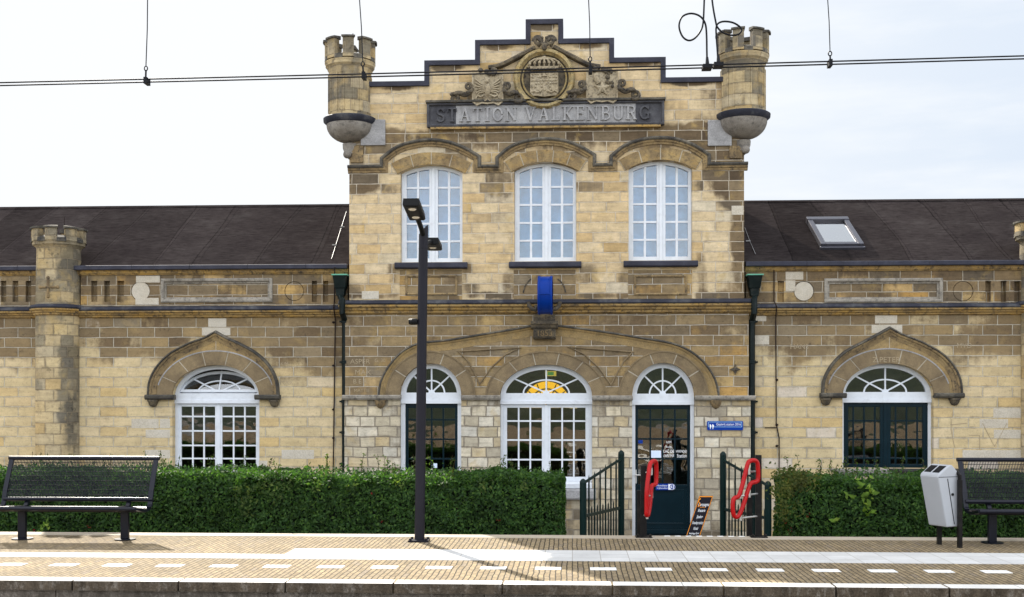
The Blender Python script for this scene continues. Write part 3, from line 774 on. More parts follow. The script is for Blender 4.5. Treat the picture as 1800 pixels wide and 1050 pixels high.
# --- lower openings: fanlights, doors, the white window
def fanlight(name, cx, zs, a, b, yf, fmat, gmat, rail, tilt=0.0, fixed=True, spokes=(45, 90, 135), inner=.52, fr=.085, hub=True):
    zb = zs - .0
    m = MB()
    if fixed:
        m.prism(ell(cx, zs, a, b, 0, PI, 32) + ell(cx, zs, a - fr, b - fr, PI, 0, 32), yf - .02, yf + .07)
        m.box(cx - a, cx + a, yf - .03, yf + .075, zs - rail, zs + .055)
        m.box(cx - a - .02, cx + a + .02, yf - .05, yf + .05, zs - rail - .035, zs - rail + .025)
    k0 = len(m.v)
    ai, bi = (a - fr, b - fr) if fixed and not tilt else (a - fr - .01, (b - fr) * .86)
    zh = zs + .055
    if tilt:
        m.prism(ell(cx, zh, ai, bi, 0, PI, 32) + ell(cx, zh, ai - .045, bi - .045, PI, 0, 32), yf + .002, yf + .05)
        m.box(cx - ai, cx + ai, yf - .004, yf + .054, zh, zh + .05)
    bw = .026
    zh2 = zh
    bi2 = bi - (zh - zs) if not tilt else bi
    m.prism(ell(cx, zh2, ai * inner + bw / 2, bi2 * inner + bw / 2, 0, PI, 28) + ell(cx, zh2, ai * inner - bw / 2, bi2 * inner - bw / 2, PI, 0, 28), yf + .012, yf + .045)
    if hub: m.prism(ell(cx, zh2, .055, .05, 0, PI, 12), yf + .006, yf + .046)
    for i, t in enumerate(spokes):
        c, s = math.cos(R(t)), math.sin(R(t))
        q = (cx + (ai + .01) * c, zh2 + (bi2 + .01) * s); p = (cx + .02 * c, zh2 + .02 * s)
        L = math.dist(p, q); dx, dz = (q[0] - p[0]) / L, (q[1] - p[1]) / L; nx, nz = -dz * bw / 2, dx * bw / 2
        m.prism([(p[0] + nx, p[1] + nz), (p[0] - nx, p[1] - nz), (q[0] - nx, q[1] - nz), (q[0] + nx, q[1] + nz)], yf + .009 + i * .001, yf + .043)
    g = MB().prism(ell(cx, zs + .02, a - .03, b - .04, 0, PI, 28), yf + .028, yf + .032) if not tilt else MB().prism(ell(cx, zh, ai - .02, bi - .02, 0, PI, 28), yf + .024, yf + .028)
    if tilt:
        Mx = Matrix.Translation((0, yf + .05, zh)) @ Matrix.Rotation(-R(tilt), 4, 'X') @ Matrix.Translation((0, -yf - .05, -zh))
        m.xf(Mx, k0); g.xf(Mx)
    f = m.build(name, fmat, B, bevel=.004, bseg=1)
    g.build('pane', gmat, f)
    return f

def grid_leaf(m, x0, x1, z0, z1, yf, cols, rows, stile, rail_b, rail_t, bw=.028, d=.045, fr=None):
    """one glazed leaf with its bars; cols / rows are the inner bar centres as fractions"""
    m.box(x0, x0 + stile, yf, yf + d, z0, z1); m.box(x1 - stile, x1, yf, yf + d, z0, z1)
    m.box(x0 + stile, x1 - stile, yf + .002, yf + d - .002, z0, z0 + rail_b); m.box(x0 + stile, x1 - stile, yf + .002, yf + d - .002, z1 - rail_t, z1)
    xa, xb, za, zb = x0 + stile, x1 - stile, z0 + rail_b, z1 - rail_t
    for c in cols: m.box(lerp(xa, xb, c) - bw / 2, lerp(xa, xb, c) + bw / 2, yf + .008, yf + d - .006, za, zb)
    for r in rows: m.box(xa, xb, yf + .0105, yf + d - .008, lerp(za, zb, r) - bw / 2, lerp(za, zb, r) + bw / 2)
    return xa, xb, za, zb

YF = .13
RAIL = .10
def jambs(cx, a, zt, zb, yf, w=.075):
    m = MB()
    for sg in (-1, 1): m.box(cx + sg * a, cx + sg * (a - w), yf - .02, yf + .07, zb, zt)
    return m
# left door, mostly behind the hedge
cx, zs, a, b = low_open[0]
f = fanlight('door_fanlight', cx, zs, a, b, YF, M['white_paint'], M['pane_glass'], RAIL, inner=.5)
zt0 = zs - RAIL - .035
jambs(cx, a, zt0, GZ, YF).build('door_frame', M['white_paint'], B)
def glazed_door(name, cx, hw, zt, zb, zglass, yf, ncol, rows):
    m = MB(); x0, x1 = cx - hw, cx + hw
    xa, xb, za, zb_ = grid_leaf(m, x0, x1, zb, zt, yf, [], [], .05, .12, .075)
    m.box(xa, xb, yf + .004, yf + .04, zb + .12, zglass)            # lower panel of the leaf
    for i in range(1, ncol):
        x = lerp(xa, xb, i / ncol); m.box(x - .014, x + .014, yf + .008, yf + .038, zglass, zb_)
    for r in rows: m.box(xa, xb, yf + .0105, yf + .036, r - .014, r + .014)
    m.sweep([(xa + .06, zb + .2), (xb - .06, zb + .2), (xb - .06, zglass - .1), (xa + .06, zglass - .1)], [(-.012, yf + .01), (-.012, yf - .008), (.012, yf - .004), (.012, yf + .01)], closed=True)
    m.box(xa - .01, xb + .01, yf - .012, yf + .02, zglass - .045, zglass - .01)
    m.box(x0 + .01, x1 - .01, yf - .014, yf + .01, zb + .02, zb + .09)
    f = m.build(name, M['green_paint'], B, bevel=.003, bseg=1)
    MB().box(xa - .01, xb + .01, yf + .020, yf + .024, zglass, zb_ + .01).build('pane', M['pane_glass'], f)
    return f, xa, xb
zr = lambda u, v, Y=YF: Z(u, v, Y)
dl, xa_, xb_ = glazed_door('glazed_door', cx, a - .075, zt0, GZ + .03, zr(757, 868), YF + .02, 4, [zr(757, v) for v in (738, 772.5, 807, 838)])
MB().box(X(761.5, YF), X(768, YF), YF + .036, YF + .038, zr(765, 823), zr(765, 815)).build('notice', M['paper'], dl)
# white window in the middle
cx, zs, a, b = low_open[1]
f = fanlight('window_fanlight', cx, zs, a, b, YF, M['white_paint'], M['pane_glass'], RAIL, spokes=(38, 90, 142), inner=.56)
zt1 = zs - RAIL - .035; zb1 = Z(960, 846, YF)
m = jambs(cx, a, zt1, zb1, YF, .05)
hw = a - .05
rows = [(Z(960, v, YF) - zb1 - .075) / (zt1 - .06 - zb1 - .075) for v in (808.5, 774, 740.5)]
for x0_, x1_ in ((cx - hw, cx - .012), (cx + .012, cx + hw)):
    grid_leaf(m, x0_, x1_, zb1, zt1, YF, (1 / 3, 2 / 3), rows, .062, .075, .06)
m.box(cx - .03, cx + .03, YF - .014, YF + .02, zb1 + .01, zt1 - .01)
f = m.build('white_window', M['white_paint'], B, bevel=.004, bseg=1)
MB().box(cx - hw, cx + hw, YF + .022, YF + .026, zb1 + .02, zt1 - .02).build('pane', M['pane_glass'], f)
MB().extr([(.25, zb1 - .11), (-.05, zb1 - .11), (-.06, zb1 - .03), (.12, zb1 - .001), (.25, zb1 - .001)], cx - a + .005, cx + a - .005).build('sill', M['white_paint'], f, bevel=.006)
MB().extr([(.25, zb1 - .30), (-.07, zb1 - .30), (-.09, zb1 - .27), (-.09, zb1 - .15), (-.07, zb1 - .115), (.25, zb1 - .115)], cx - a - .06, cx + a + .06).build('stone_sill', M['blue_stone'], f, bevel=.01)
# amber-lit fan window at the far side of the hall, seen through the glass, and the exit lamp
m = MB(); ax, az = X(961, 2.2), Z(961, 694, 2.2)
m.prism(ell(ax, az - .25, .46, .50, 0, PI, 28), 2.2, 2.22)
fa = m.build('rear_fan_window', M['amber_light'], B)
m = MB()
m.sweep(ell(ax, az - .25, .33, .36, 0, PI, 28), [(-.012, 2.17), (-.012, 2.19), (.012, 2.19), (.012, 2.17)])
for t in (40, 66, 90, 114, 140): m.bar((ax + .05 * math.cos(R(t)), 2.175, az - .25 + .05 * math.sin(R(t))), (ax + .45 * math.cos(R(t)), 2.175, az - .25 + .49 * math.sin(R(t))), .024, .02)
m.build('glazing_bar', M['post_black'], fa)
m = MB(); ex, ez = X(968, 1.2), Z(968, 657, 1.2)
m.box(ex - .10, ex + .10, 1.2, 1.24, ez - .045, ez + .045, 0); m.box(ex - .055, ex + .055, 1.19, 1.2, ez - .03, ez + .03, 1)
m.build('exit_lamp', [M['exit_yellow'], M['exit_green']], B)
for u, v, w in ((923, 712, .07), (947, 712, .06), (976, 712, .13), (1008, 713, .07)): MB().box(X(u, 1.9) - w, X(u, 1.9) + w, 1.9, 1.93, Z(u, v + 5, 1.9), Z(u, v - 5, 1.9)).build('ceiling_lamp', M['warm_lamp'], B)
# right door
cx, zs, a, b = low_open[2]
f = fanlight('door_fanlight', cx, zs, a, b, YF, M['white_paint'], M['pane_glass'], RAIL, inner=.5)
zt2 = zs - RAIL - .035
m = jambs(cx, a, zt2, GZ, YF, .06); m.build('door_frame', M['white_paint'], B)
zgl = Z(1165, 852, YF)
dr, xa_, xb_ = glazed_door('glazed_door', cx, a - .06, zt2, GZ + .02, zgl, YF + .02, 4, [Z(1165, v, YF) for v in (738, 772, 807)])
m = MB(); m.box(X(1118, YF) - .03, X(1118, YF) + .012, YF - .002, YF + .02, Z(1118, 850, YF), Z(1118, 826, YF))
m.tube([(X(1118, YF) - .008, YF - .0, Z(1118, 835, YF)), (X(1118, YF) - .008, YF - .06, Z(1118, 835, YF)), (X(1118, YF) + .10, YF - .06, Z(1118, 835, YF))], .012, 8)
m.build('handle', M['steel'], dr)
MB().box(X(1144.5, YF), X(1162.5, YF), YF + .036, YF + .039, Z(1153, 805, YF), Z(1153, 792.5, YF)).build('paper_notice', M['paper'], dr)
MB().box(X(1122, YF), X(1130, YF), YF + .036, YF + .039, Z(1126, 780, YF), Z(1126, 774, YF)).build('sticker', M['sign_blue'], dr)
t = MB()
for u, v, s_, w in ((1176, 778, .055, 'KOM'), (1176, 786, .05, 'binnen'), (1176, 794, .075, 'LAC DE'), (1176, 802, .075, 'VAN HA'), (1199, 794, .06, 'VRIENDEN'), (1199, 802, .085, 'Station')):
    t = MB(); text_mb(t, w, s_, lambda x, y, z, u=u, v=v: (X(u, YF) + x, YF + .037 + z, Z(u, v, YF) + y), .0, sx=.72); t.build('window_lettering', M['sign_white'], dr)
m = MB()
xx0, xx1, z0_, z1_ = X(1152.5, YF), X(1187, YF), Z(1170, 861.5, YF), Z(1170, 850.5, YF)
rr = (z1_ - z0_) / 2
pl = [(xx0, z0_), (xx1 - rr, z0_)] + [(xx1 - rr + rr * math.cos(t_), (z0_ + z1_) / 2 + rr * math.sin(t_)) for t_ in [-PI / 2 + PI * i / 10 for i in range(1, 10)]] + [(xx1 - rr, z1_), (xx0, z1_)]
m.prism(pl, YF - .02, YF - .012, mi=0)
m.prism([(xx1 - 2.25 * rr, z0_ + .006), (xx1 - rr, z0_ + .006), (xx1 - rr, z1_ - .006), (xx1 - 2.25 * rr, z1_ - .006)], YF - .0215, YF - .0195, mi=1)
cq = (xx1 - rr, (z0_ + z1_) / 2)
m.prism(ell(*cq, rr * .92, rr * .92, 0, 2 * PI, 24)[:-1], YF - .0235, YF - .0205, mi=1)
m.prism(ell(*cq, rr * .80, rr * .80, 0, 2 * PI, 24)[:-1], YF - .0255, YF - .0225, mi=0)
m.box(cq[0] + .012, cq[0] + .026, YF - .0275, YF - .025, cq[1] - .033, cq[1] + .033, 1)
m.bar((cq[0] - .03, YF - .0265, cq[1] - .03), (cq[0] - .005, YF - .0265, cq[1] + .03), .002, .008, mi=1); m.bar((cq[0] - .03, YF - .0268, cq[1] + .012), (cq[0] + .0, YF - .0268, cq[1] - .02), .002, .008, mi=1)
for i, w in enumerate(('Nooddeur', 'vrijhouden')):
    text_mb(m, w, .043, lambda x, y, z, i=i: (lerp(xx0, xx1, .33) + x, YF - .0215 - z, (z0_ + z1_) / 2 + .022 - .042 * i + y), .0, mi=1)
m.build('door_plate', [M['sign_blue'], M['sign_white']], dr)

# --- name tablet
m = MB()
tx0, tx1, tz0, tz1 = X(752.5), X(1166), zc(222), zc(182)
m.box(tx0, tx1, -.05, .02, tz0, tz1, 0)
xa2, xb2 = X(802), X(1117)
m.box(xa2, xb2, -.056, -.03, tz0 + .035, tz1 - .03, 1)
m.sweep([(tx0, tz0), (tx1, tz0), (tx1, tz1), (tx0, tz1)], [(-.012, -.0), (-.012, -.085), (.02, -.10), (.034, -.07), (.036, -.0)], closed=True, mi=0)
m.box(tx0 - .03, tx1 + .03, -.13, .02, tz1 + .012, tz1 + .05, 2)
m.box(tx0 + .05, tx1 - .05, -.09, .02, tz0 - .05, tz0 - .013, 3)
tab = m.build('name_tablet', [M['dark_blue_stone'], M['blue_stone'], M['lichen_cap'], M['cornice_stone']], B, bevel=.004, bseg=1)

def arc(cx, cy, rx, ry, a0, a1, n=14): return [(cx + rx * math.cos(R(a0 + (a1 - a0) * i / n)), cy + ry * math.sin(R(a0 + (a1 - a0) * i / n))) for i in range(n + 1)]
T, t_ = .17, .085
GLY = {
 'S': (.62, [(arc(.31, .735, .22, .215, 15, 270), .13), (arc(.31, .275, .23, .235, 90, -165), .14), ([(.55, .68), (.55, .93)], .06), ([(.06, .34), (.06, .07)], .06)]),
 'T': (.74, [([(.37, .03), (.37, .97)], T), ([(.04, .94), (.70, .94)], .1), ([(.065, .72), (.065, .95)], .06), ([(.675, .72), (.675, .95)], .06), ([(.2, .03), (.54, .03)], .065)]),
 'A': (.80, [([(.13, .03), (.40, .97)], t_), ([(.40, .99), (.67, .03)], T), ([(.22, .34), (.58, .34)], .07), ([(.0, .03), (.27, .03)], .065), ([(.50, .03), (.83, .03)], .065)]),
 'I': (.38, [([(.19, .03), (.19, .97)], T), ([(.02, .03), (.36, .03)], .065), ([(.02, .97), (.36, .97)], .065)]),
 'O': (.80, [(arc(.4, .5, .31, .44, 0, 352, 26), .15)]),
 'N': (.84, [([(.14, .03), (.14, .97)], t_), ([(.12, .97), (.70, .05)], T), ([(.70, .03), (.70, .97)], t_), ([(.0, .03), (.28, .03)], .065), ([(.56, .97), (.84, .97)], .065), ([(.0, .97), (.2, .97)], .065)]),
 'V': (.80, [([(.13, .97), (.40, .03)], T), ([(.40, .01), (.67, .97)], t_), ([(.0, .97), (.30, .97)], .065), ([(.54, .97), (.80, .97)], .065)]),
 'L': (.64, [([(.17, .03), (.17, .97)], T), ([(.0, .97), (.34, .97)], .065), ([(.0, .04), (.60, .04)], .08), ([(.58, .03), (.58, .3)], .06)]),
 'K': (.78, [([(.17, .03), (.17, .97)], T), ([(.0, .97), (.34, .97)], .065), ([(.0, .03), (.34, .03)], .065), ([(.24, .45), (.64, .97)], t_), ([(.32, .56), (.66, .03)], T), ([(.52, .97), (.76, .97)], .065), ([(.52, .03), (.80, .03)], .065)]),
 'E': (.66, [([(.17, .03), (.17, .97)], T), ([(.0, .96), (.60, .96)], .08), ([(.0, .04), (.62, .04)], .08), ([(.2, .51), (.48, .51)], .07), ([(.59, .73), (.59, .98)], .06), ([(.61, .02), (.61, .28)], .06), ([(.48, .4), (.48, .62)], .05)]),
 'B': (.70, [([(.17, .03), (.17, .97)], T), ([(.0, .97), (.3, .97)], .065), ([(.0, .03), (.3, .03)], .065), ([(.2, .96)] + arc(.38, .745, .19, .215, 90, -90) + [(.2, .53)], .09), ([(.2, .5)] + arc(.4, .27, .23, .235, 90, -90) + [(.2, .035)], .1)]),
 'U': (.80, [([(.16, .97), (.16, .35)] + arc(.42, .33, .26, .29, 180, 360) + [(.68, .97)], .12), ([(.0, .97), (.33, .97)], .065), ([(.55, .97), (.81, .97)], .065)]),
 'R': (.78, [([(.17, .03), (.17, .97)], T), ([(.0, .97), (.3, .97)], .065), ([(.0, .03), (.34, .03)], .065), ([(.2, .96)] + arc(.40, .735, .2, .225, 90, -90) + [(.2, .51)], .1), ([(.40, .52), (.66, .03)], .15), ([(.54, .03), (.80, .03)], .065)]),
 'G': (.80, [(arc(.42, .5, .31, .44, 42, 318, 20), .14), ([(.66, .07), (.66, .42)], .13), ([(.52, .43), (.80, .43)], .065), ([(.69, .70), (.69, .93)], .06)]),
}
LH = .235
word = 'STATION VALKENBURG'
total = sum((GLY[c][0] + .16 if c != ' ' else .42) for c in word)
lx0, lx1 = X(768), X(1146)
kx = (lx1 - lx0) / (total * LH)
pen = lx0; lz = (tz0 + tz1) / 2 - LH / 2 + .0
for c in word:
    if c == ' ': pen += .42 * LH * kx; continue
    w, st = GLY[c]; m = MB()
    for i, (pl_, th) in enumerate(st):
        pts = [(pen + p[0] * LH * kx, lz + p[1] * LH) for p in pl_]; h = th * LH / 2
        y1_ = -.088 - .0012 * i
        m.sweep(pts, [(-h, -.04), (-h, y1_ + .008), (-h * .8, y1_), (h * .8, y1_), (h, y1_ + .008), (h, -.04)])
    m.build('letter', M['blue_stone'] if xa2 < pen < xb2 else M['dark_blue_stone'], tab)
    pen += (w + .16) * LH * kx

# --- coat of arms and carved cresting over the tablet
m = MB(); ccx, ccz = X(957), zc(140)
oa, obv = .475, .465
m.sweep(ell(ccx, ccz, oa, obv, 0, 2 * PI, 48)[:-1], [(-.05, .0), (-.05, -.08), (-.02, -.13), (.02, -.13), (.035, -.08), (.06, -.06), (.06, .0)], closed=True)
m.sweep(ell(ccx, ccz, oa - .10, obv - .10, 0, 2 * PI, 48)[:-1], [(-.012, .0), (-.012, -.06), (.012, -.075), (.025, .0)], closed=True)
m.prism(ell(ccx, ccz, oa - .04, obv - .04, 0, 2 * PI, 40)[:-1], -.03, .0, mi=1)  # darker colour on the disc paints in the shade behind the relief
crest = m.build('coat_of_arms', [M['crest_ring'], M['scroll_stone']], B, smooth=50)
m = MB()
shp = [(-.235, .12), (.235, .12), (.24, -.22), (.20, -.28), (.10, -.285), (.0, -.30), (-.10, -.285), (-.20, -.28), (-.24, -.22)]
m.prism([(ccx + x, ccz - .02 + z) for x, z in shp], -.11, -.02)
rr_ = random.Random(3)
for i in range(6):
    for j in range(9):
        x, z = ccx - .2 + j * .05, ccz + .07 - i * .055
        if i < 2 and abs(j - 4) < 1: continue
        if (i in (2,)): m.box(x - .024, x + .024, -.125, -.10, z - .012, z + .012); continue
        if rr_.random() < .75: m.ball((x + rr_.uniform(-.008, .008), -.115, z), .019, (1, .8, 1), 5)
m.prism([(ccx - .05, ccz + .02), (ccx + .05, ccz + .02), (ccx + .015, ccz + .06), (ccx, ccz + .11), (ccx - .015, ccz + .06)], -.135, -.1)
for sg in (-1, 1):
    m.tube([(ccx + sg * .22, -.1, ccz - .24), (ccx + sg * .17, -.12, ccz - .22), (ccx + sg * .12, -.12, ccz - .25), (ccx + sg * .05, -.12, ccz - .22)], .02, 6)
m.build('shield', M['crest_stone'], crest, smooth=50)
m = MB()                                  # crown
cz = ccz + .13
m.prism([(ccx - .22, cz), (ccx - .25, cz + .06), (ccx + .25, cz + .06), (ccx + .22, cz)], -.14, -.02)
for i in range(9): m.ball((ccx - .21 + i * .0525, -.14, cz + .03), .016, (1, 1, 1), 5)
for i in range(7):
    t = (i - 3) / 3
    m.tube([(ccx + .24 * t, -.12, cz + .06), (ccx + .25 * t, -.15, cz + .12), (ccx + .17 * t, -.14, cz + .175), (ccx + .03 * t, -.11, cz + .20)], .017, 6)
    m.ball((ccx + .245 * t, -.15, cz + .10 + .02 * (1 - t * t)), .027, (1, .8, 1.1), 5)
m.ball((ccx, -.1, cz + .215), .04, (1, .7, .8), 6)
for i in range(16):
    t = -1 + i / 7.5; m.ball((ccx + .27 * t, -.12, cz + .06 + .13 * math.sqrt(max(0, 1 - t * t))), .02, (1, .8, 1), 5)
m.build('crown', M['crest_stone'], crest, smooth=50)

def spiral(c, r0, r1, a0, turns, y, n=22):
    return [(c[0] + lerp(r0, r1, i / n) * math.cos(a0 + turns * 2 * PI * i / n), y - .04 * i / n, c[1] + lerp(r0, r1, i / n) * math.sin(a0 + turns * 2 * PI * i / n)) for i in range(n + 1)]
m = MB()
for sg in (-1, 1):
    pts = catmull([(957 + sg * 16, 86), (957 + sg * 45, 101), (957 + sg * 75, 116), (957 + sg * 98, 121)], 4)
    pts = [(p[0], p[1] - (sg * .8)) for p in pts]
    xz = XZ(pts); 
    if sg > 0: xz = xz[::-1]
    m.sweep(xz, [(-.05, .0), (-.05, -.06), (-.015, -.13), (.02, -.12), (.035, .0)])
m.tube([(X(946), -.1, zc(84)), (X(952), -.14, zc(80)), (X(957), -.15, zc(86)), (X(966), -.14, zc(80)), (X(970), -.1, zc(84))], .035, 8)
for sg in (-1, 1):
    m.tube(spiral((X(957 + sg * 11), zc(76)), .085, .02, PI / 2 - sg * PI / 2, sg * 1.6, -.12), .03, 7)
    for j in range(3): m.ball((X(957 + sg * (4 + 6 * j)), -.14, zc(71 + 1.5 * j)), .03, (1, 1, .8), 6)
m.ball((X(957), -.15, zc(86)), .05, (1, .8, 1.5), 7)
m.build('crest_moulding', M['scroll_stone'], crest, smooth=50)
def scroll(u0, v0, u1, v1, sg):
    """S-scroll from the outer volute to the upper curl beside a shield"""
    m = MB(); a, b = (X(u0), zc(v0)), (X(u1), zc(v1))
    sp = spiral(a, .02, .085, 0, 1.4 * sg, -.08)
    m.tube(sp, .03, 8)
    pts = [(a[0] + sg * .02, -.1, a[1] + .075), (lerp(a[0], b[0], .35), -.11, a[1] + .085), (lerp(a[0], b[0], .7), -.11, lerp(a[1], b[1], .3)), (lerp(a[0], b[0], 1.05), -.11, lerp(a[1], b[1], .6)), (b[0] + sg * .01, -.1, b[1] - .02)]
    m.tube(catmull(pts, 5), .05, 9, rs=[.048 - .0005 * i for i in range(21)])
    m.tube(spiral((b[0] - sg * .03, b[1] - .01), .065, .015, 0 if sg > 0 else PI, sg * 1.2, -.1), .026, 7)
    for i in range(5): m.ball((lerp(a[0], b[0], i / 4) + sg * .02, -.15, lerp(a[1] + .07, b[1] - .1, (i / 4) ** 2)), .026, (1.3, .8, 1), 5)
    return m.build('carved_scroll', M['scroll_stone'], crest, smooth=50)
scroll(800, 174, 828, 153, 1); scroll(912, 174, 889, 153, -1); scroll(1004, 173, 1026, 152, 1); scroll(1116, 172, 1090, 151, -1)
for u, v, kind in ((858, 158, 0), (1058, 157, 1)):
    m = MB(); x, z = X(u), zc(v)
    w, h = .245, .26
    pl = [(-w, h), (w, h), (w, -h * .55)] + [(w - .0, -h * .8), (w * .75, -h), (w * .4, -h * .86), (0, -h * .93), (-w * .4, -h * .86), (-w * .75, -h), (-w, -h * .8)]
    m.prism([(x + p, z + q) for p, q in pl], -.10, .0)
    # helmet-like knot at the head of the shield
    for j in range(9): m.ball((x + rr_.uniform(-.13, .13), -.12, z + h + rr_.uniform(-.01, .07)), rr_.uniform(.03, .05), (1.2, .8, 1), 6, 1)
    if kind == 0:      # spread bird
        m.ball((x, -.12, z - .02), .055, (1, .7, 2.0), 8); m.ball((x - .01, -.14, z + .13), .035, (1, .8, 1.2), 7)
        m.tube([(x, -.13, z + .1), (x + .02, -.15, z + .16), (x - .035, -.15, z + .165)], .018, 6)
        for sg in (-1, 1):
            for j in range(6):
                t = j / 5
                m.tube([(x + sg * .05, -.115, z + .05 - .02 * j), (x + sg * (.13 + .02 * t), -.13, z + .10 - .035 * j), (x + sg * (.215 - .03 * t), -.115, z + .17 - .06 * j)], .014, 5)
            m.tube([(x + sg * .03, -.12, z - .1), (x + sg * .12, -.13, z - .14), (x + sg * .17, -.12, z - .11)], .016, 6)
            m.tube([(x + sg * .17, -.12, z - .11), (x + sg * .205, -.12, z - .17)], .012, 5)
        for j in range(5): m.tube([(x, -.12, z - .09 - .02 * j), (x + .04, -.13, z - .12 - .022 * j), (x + .07, -.115, z - .11 - .022 * j)], .010, 5); m.tube([(x, -.12, z - .09 - .02 * j), (x - .04, -.13, z - .12 - .022 * j), (x - .07, -.115, z - .11 - .022 * j)], .010, 5)
    else:              # star over a worn bend
        st = [(x + (.14 if i % 2 == 0 else .055) * math.cos(PI / 2 + i * PI / 5), z - .03 + (.14 if i % 2 == 0 else .055) * math.sin(PI / 2 + i * PI / 5)) for i in range(10)]
        m.prism(st, -.135, -.09)
        m.add([(p[0], -.135, p[1]) for p in st] + [(x, -.175, z - .03)], [(i, (i + 1) % 10, 10) for i in range(10)])
        m.tube([(x - .10, -.10, z + .22), (x - .10, -.13, z + .14), (x - .06, -.11, z + .06)], .045, 7)
        for j in range(12): m.ball((x + rr_.uniform(.02, .22), -.11, z + rr_.uniform(.0, .25)), rr_.uniform(.02, .04), (1, .8, 1), 5, 1)
    m.sweep([(x + p, z + q) for p, q in pl], [(-.004, -.09), (-.004, -.118), (.022, -.118), (.022, -.09)], closed=True)
    m.build('side_shield', [M['crest_stone'], M['scroll_stone']], crest, smooth=50)

# --- turrets
def crenels(m, c, r, z0, z1, n, a_off, cap=.05, fill=.70, flare=.0):
    hw = PI / n * fill
    for i in range(n):
        a = a_off + 2 * PI * i / n
        for lo, hi, ra, rb, mi in ((z0, z1, r - .13, r, 0), (z1, z1 + cap, r - .16, r + .03, 1)):
            ww = hw * (1.0 if mi == 0 else 1.16); K = 4
            vs = []
            for zz_ in (lo, hi):
                for q in range(K + 1): vs.append((c[0] + rb * math.cos(a - ww + 2 * ww * q / K), c[1] + rb * math.sin(a - ww + 2 * ww * q / K), zz_ + (.0 if mi == 0 or zz_ == lo else -.02)))
                for q in range(K, -1, -1): vs.append((c[0] + ra * math.cos(a - ww + 2 * ww * q / K), c[1] + ra * math.sin(a - ww + 2 * ww * q / K), zz_ + (.0 if mi == 0 or zz_ == lo else .015)))
            N_ = 2 * (K + 1)
            fs = [(i_, (i_ + 1) % N_, (i_ + 1) % N_ + N_, i_ + N_) for i_ in range(N_)] + [tuple(range(N_))[::-1], tuple(range(N_, 2 * N_))]
            m.add(vs, fs, mi)
        # low sill stone between the merlons
        b = a + PI / n
        m.lathe((c[0], c[1], 0), [(r - .12, z0 - .02), (r + .005, z0 - .02), (r + .0, z0 + .05), (r - .12, z0 + .10), (r - .12, z0 - .02)], 3, b - PI / n + hw, b + PI / n - hw, mi=2)

def corner_turret(uc, v, aoff, yc=.06):
    """v: crown top, crown foot, shaft top, shaft foot, ring foot, bowl foot, pendant foot"""
    Yq = yc
    x = X(uc, Yq); zz = lambda q: Z(uc, q, Yq); c = (x, Yq)
    rs, rc = .365, .435
    m = MB()
    z = [zz(q) for q in v]
    prof = [(rs, z[3]), (rs, z[2] - .08), (rs + .02, z[2] - .05), (rs + .03, z[2]), (rc, z[2] + .06), (rc, z[1] - .02), (rc - .13, z[1] - .02), (rc - .13, z[2] + .05), (0, z[2] + .05)]
    m.lathe((x, Yq, 0), prof, 40)
    m.lathe((x, Yq, 0), [(rs + .03, z[2] - .02), (rs + .055, z[2] + .005), (rs + .055, z[2] + .04), (rs + .03, z[2] + .06)], 40)
    # sunk panels of the shaft, framed by slender ribs
    for i in range(8):
        a = aoff + 2 * PI * (i + .5) / 8
        for da in (-.17, .17):
            p = (x + (rs + .004) * math.cos(a + da), Yq + (rs + .004) * math.sin(a + da))
            m.bar((p[0], p[1], z[3] + .06), (p[0], p[1], z[2] - .14), .016, .022, up=(math.cos(a), math.sin(a), 0), mi=0)
        for zq in (z[3] + .06, z[2] - .14):
            p = [(x + (rs + .004) * math.cos(a + da), Yq + (rs + .004) * math.sin(a + da), zq) for da in (-.17, .17)]
            m.bar(p[0], p[1], .014, .016, up=(0, 0, 1), mi=0)
    crenels(m, c, rc, z[1], z[0] - .05, 8, aoff, fill=.56)
    tur = m.build('corner_turret', [M['turret_stone'], M['lichen_cap'], M['lichen_cap']], B, smooth=40)
    m = MB()
    rb = .44
    bowl = [(rb - .01, z[3]), (rb + .02, z[3] - .02), (rb + .015, z[3] - .075), (rb - .035, z[3] - .12)]
    zb0 = z[3] - .12; zb1 = z[5]
    for i in range(1, 13):
        t = i / 12 * PI / 2 * .93
        bowl.append(((rb - .035) * math.cos(t) ** .9, zb0 - (zb0 - zb1) * math.sin(t)))
    bowl = [(0, z[3])] + bowl
    m.lathe((x, Yq, 0), bowl[:5], 40, mi=1); m.lathe((x, Yq, 0), bowl[4:] + [(.13, zb1 - .02), (.125, zb1 - .10), (.10, zb1 - .17), (.11, zb1 - .19), (.0, z[6])], 40, mi=0)
    m.ball((x - (.03 if uc < 900 else -.03), Yq - .11, z[6] + .09), .072, (1, 1, 1), 8, 0)
    m.build('turret_corbel', [M['corbel_stone'], M['lead_cap']], tur, smooth=50)
    sgn = 1 if uc < 900 else -1
    m = MB(); xb = X(uc + sgn * 62)
    m.box(min(x + sgn * .2, xb), max(x + sgn * .2, xb), -.035, .1, zz(258), zz(213))
    m.build('turret_block', [M['blue_stone']], tur, bevel=.008)
    MB().box(min(x + sgn * .02, x + sgn * .24), max(x + sgn * .02, x + sgn * .24), -.03, .1, z[6] - .05, zz(258) - .003).build('turret_block', [M['moulding_stone']], tur, bevel=.008)
    return tur, x, z
tl, xq, zq = corner_turret(615.5, (73, 111, 121, 209, 221, 252, 283), PI * 1.5 + .115)
MB().tube([(X(618), .1, Z(618, 85)), (X(618.5), .1, Z(618, 56))], .008, 6).build('lightning_rod', M['rust_rod'], tl)
tr_, xq, zq = corner_turret(1306, (59, 99, 110, 201, 213, 246, 275), PI * 1.5 + .07 + PI / 8)
MB().tube([(X(1298), .1, Z(1298, 70)), (X(1298), .1, Z(1298, 47))], .007, 6).build('lightning_rod', M['rust_rod'], tr_)

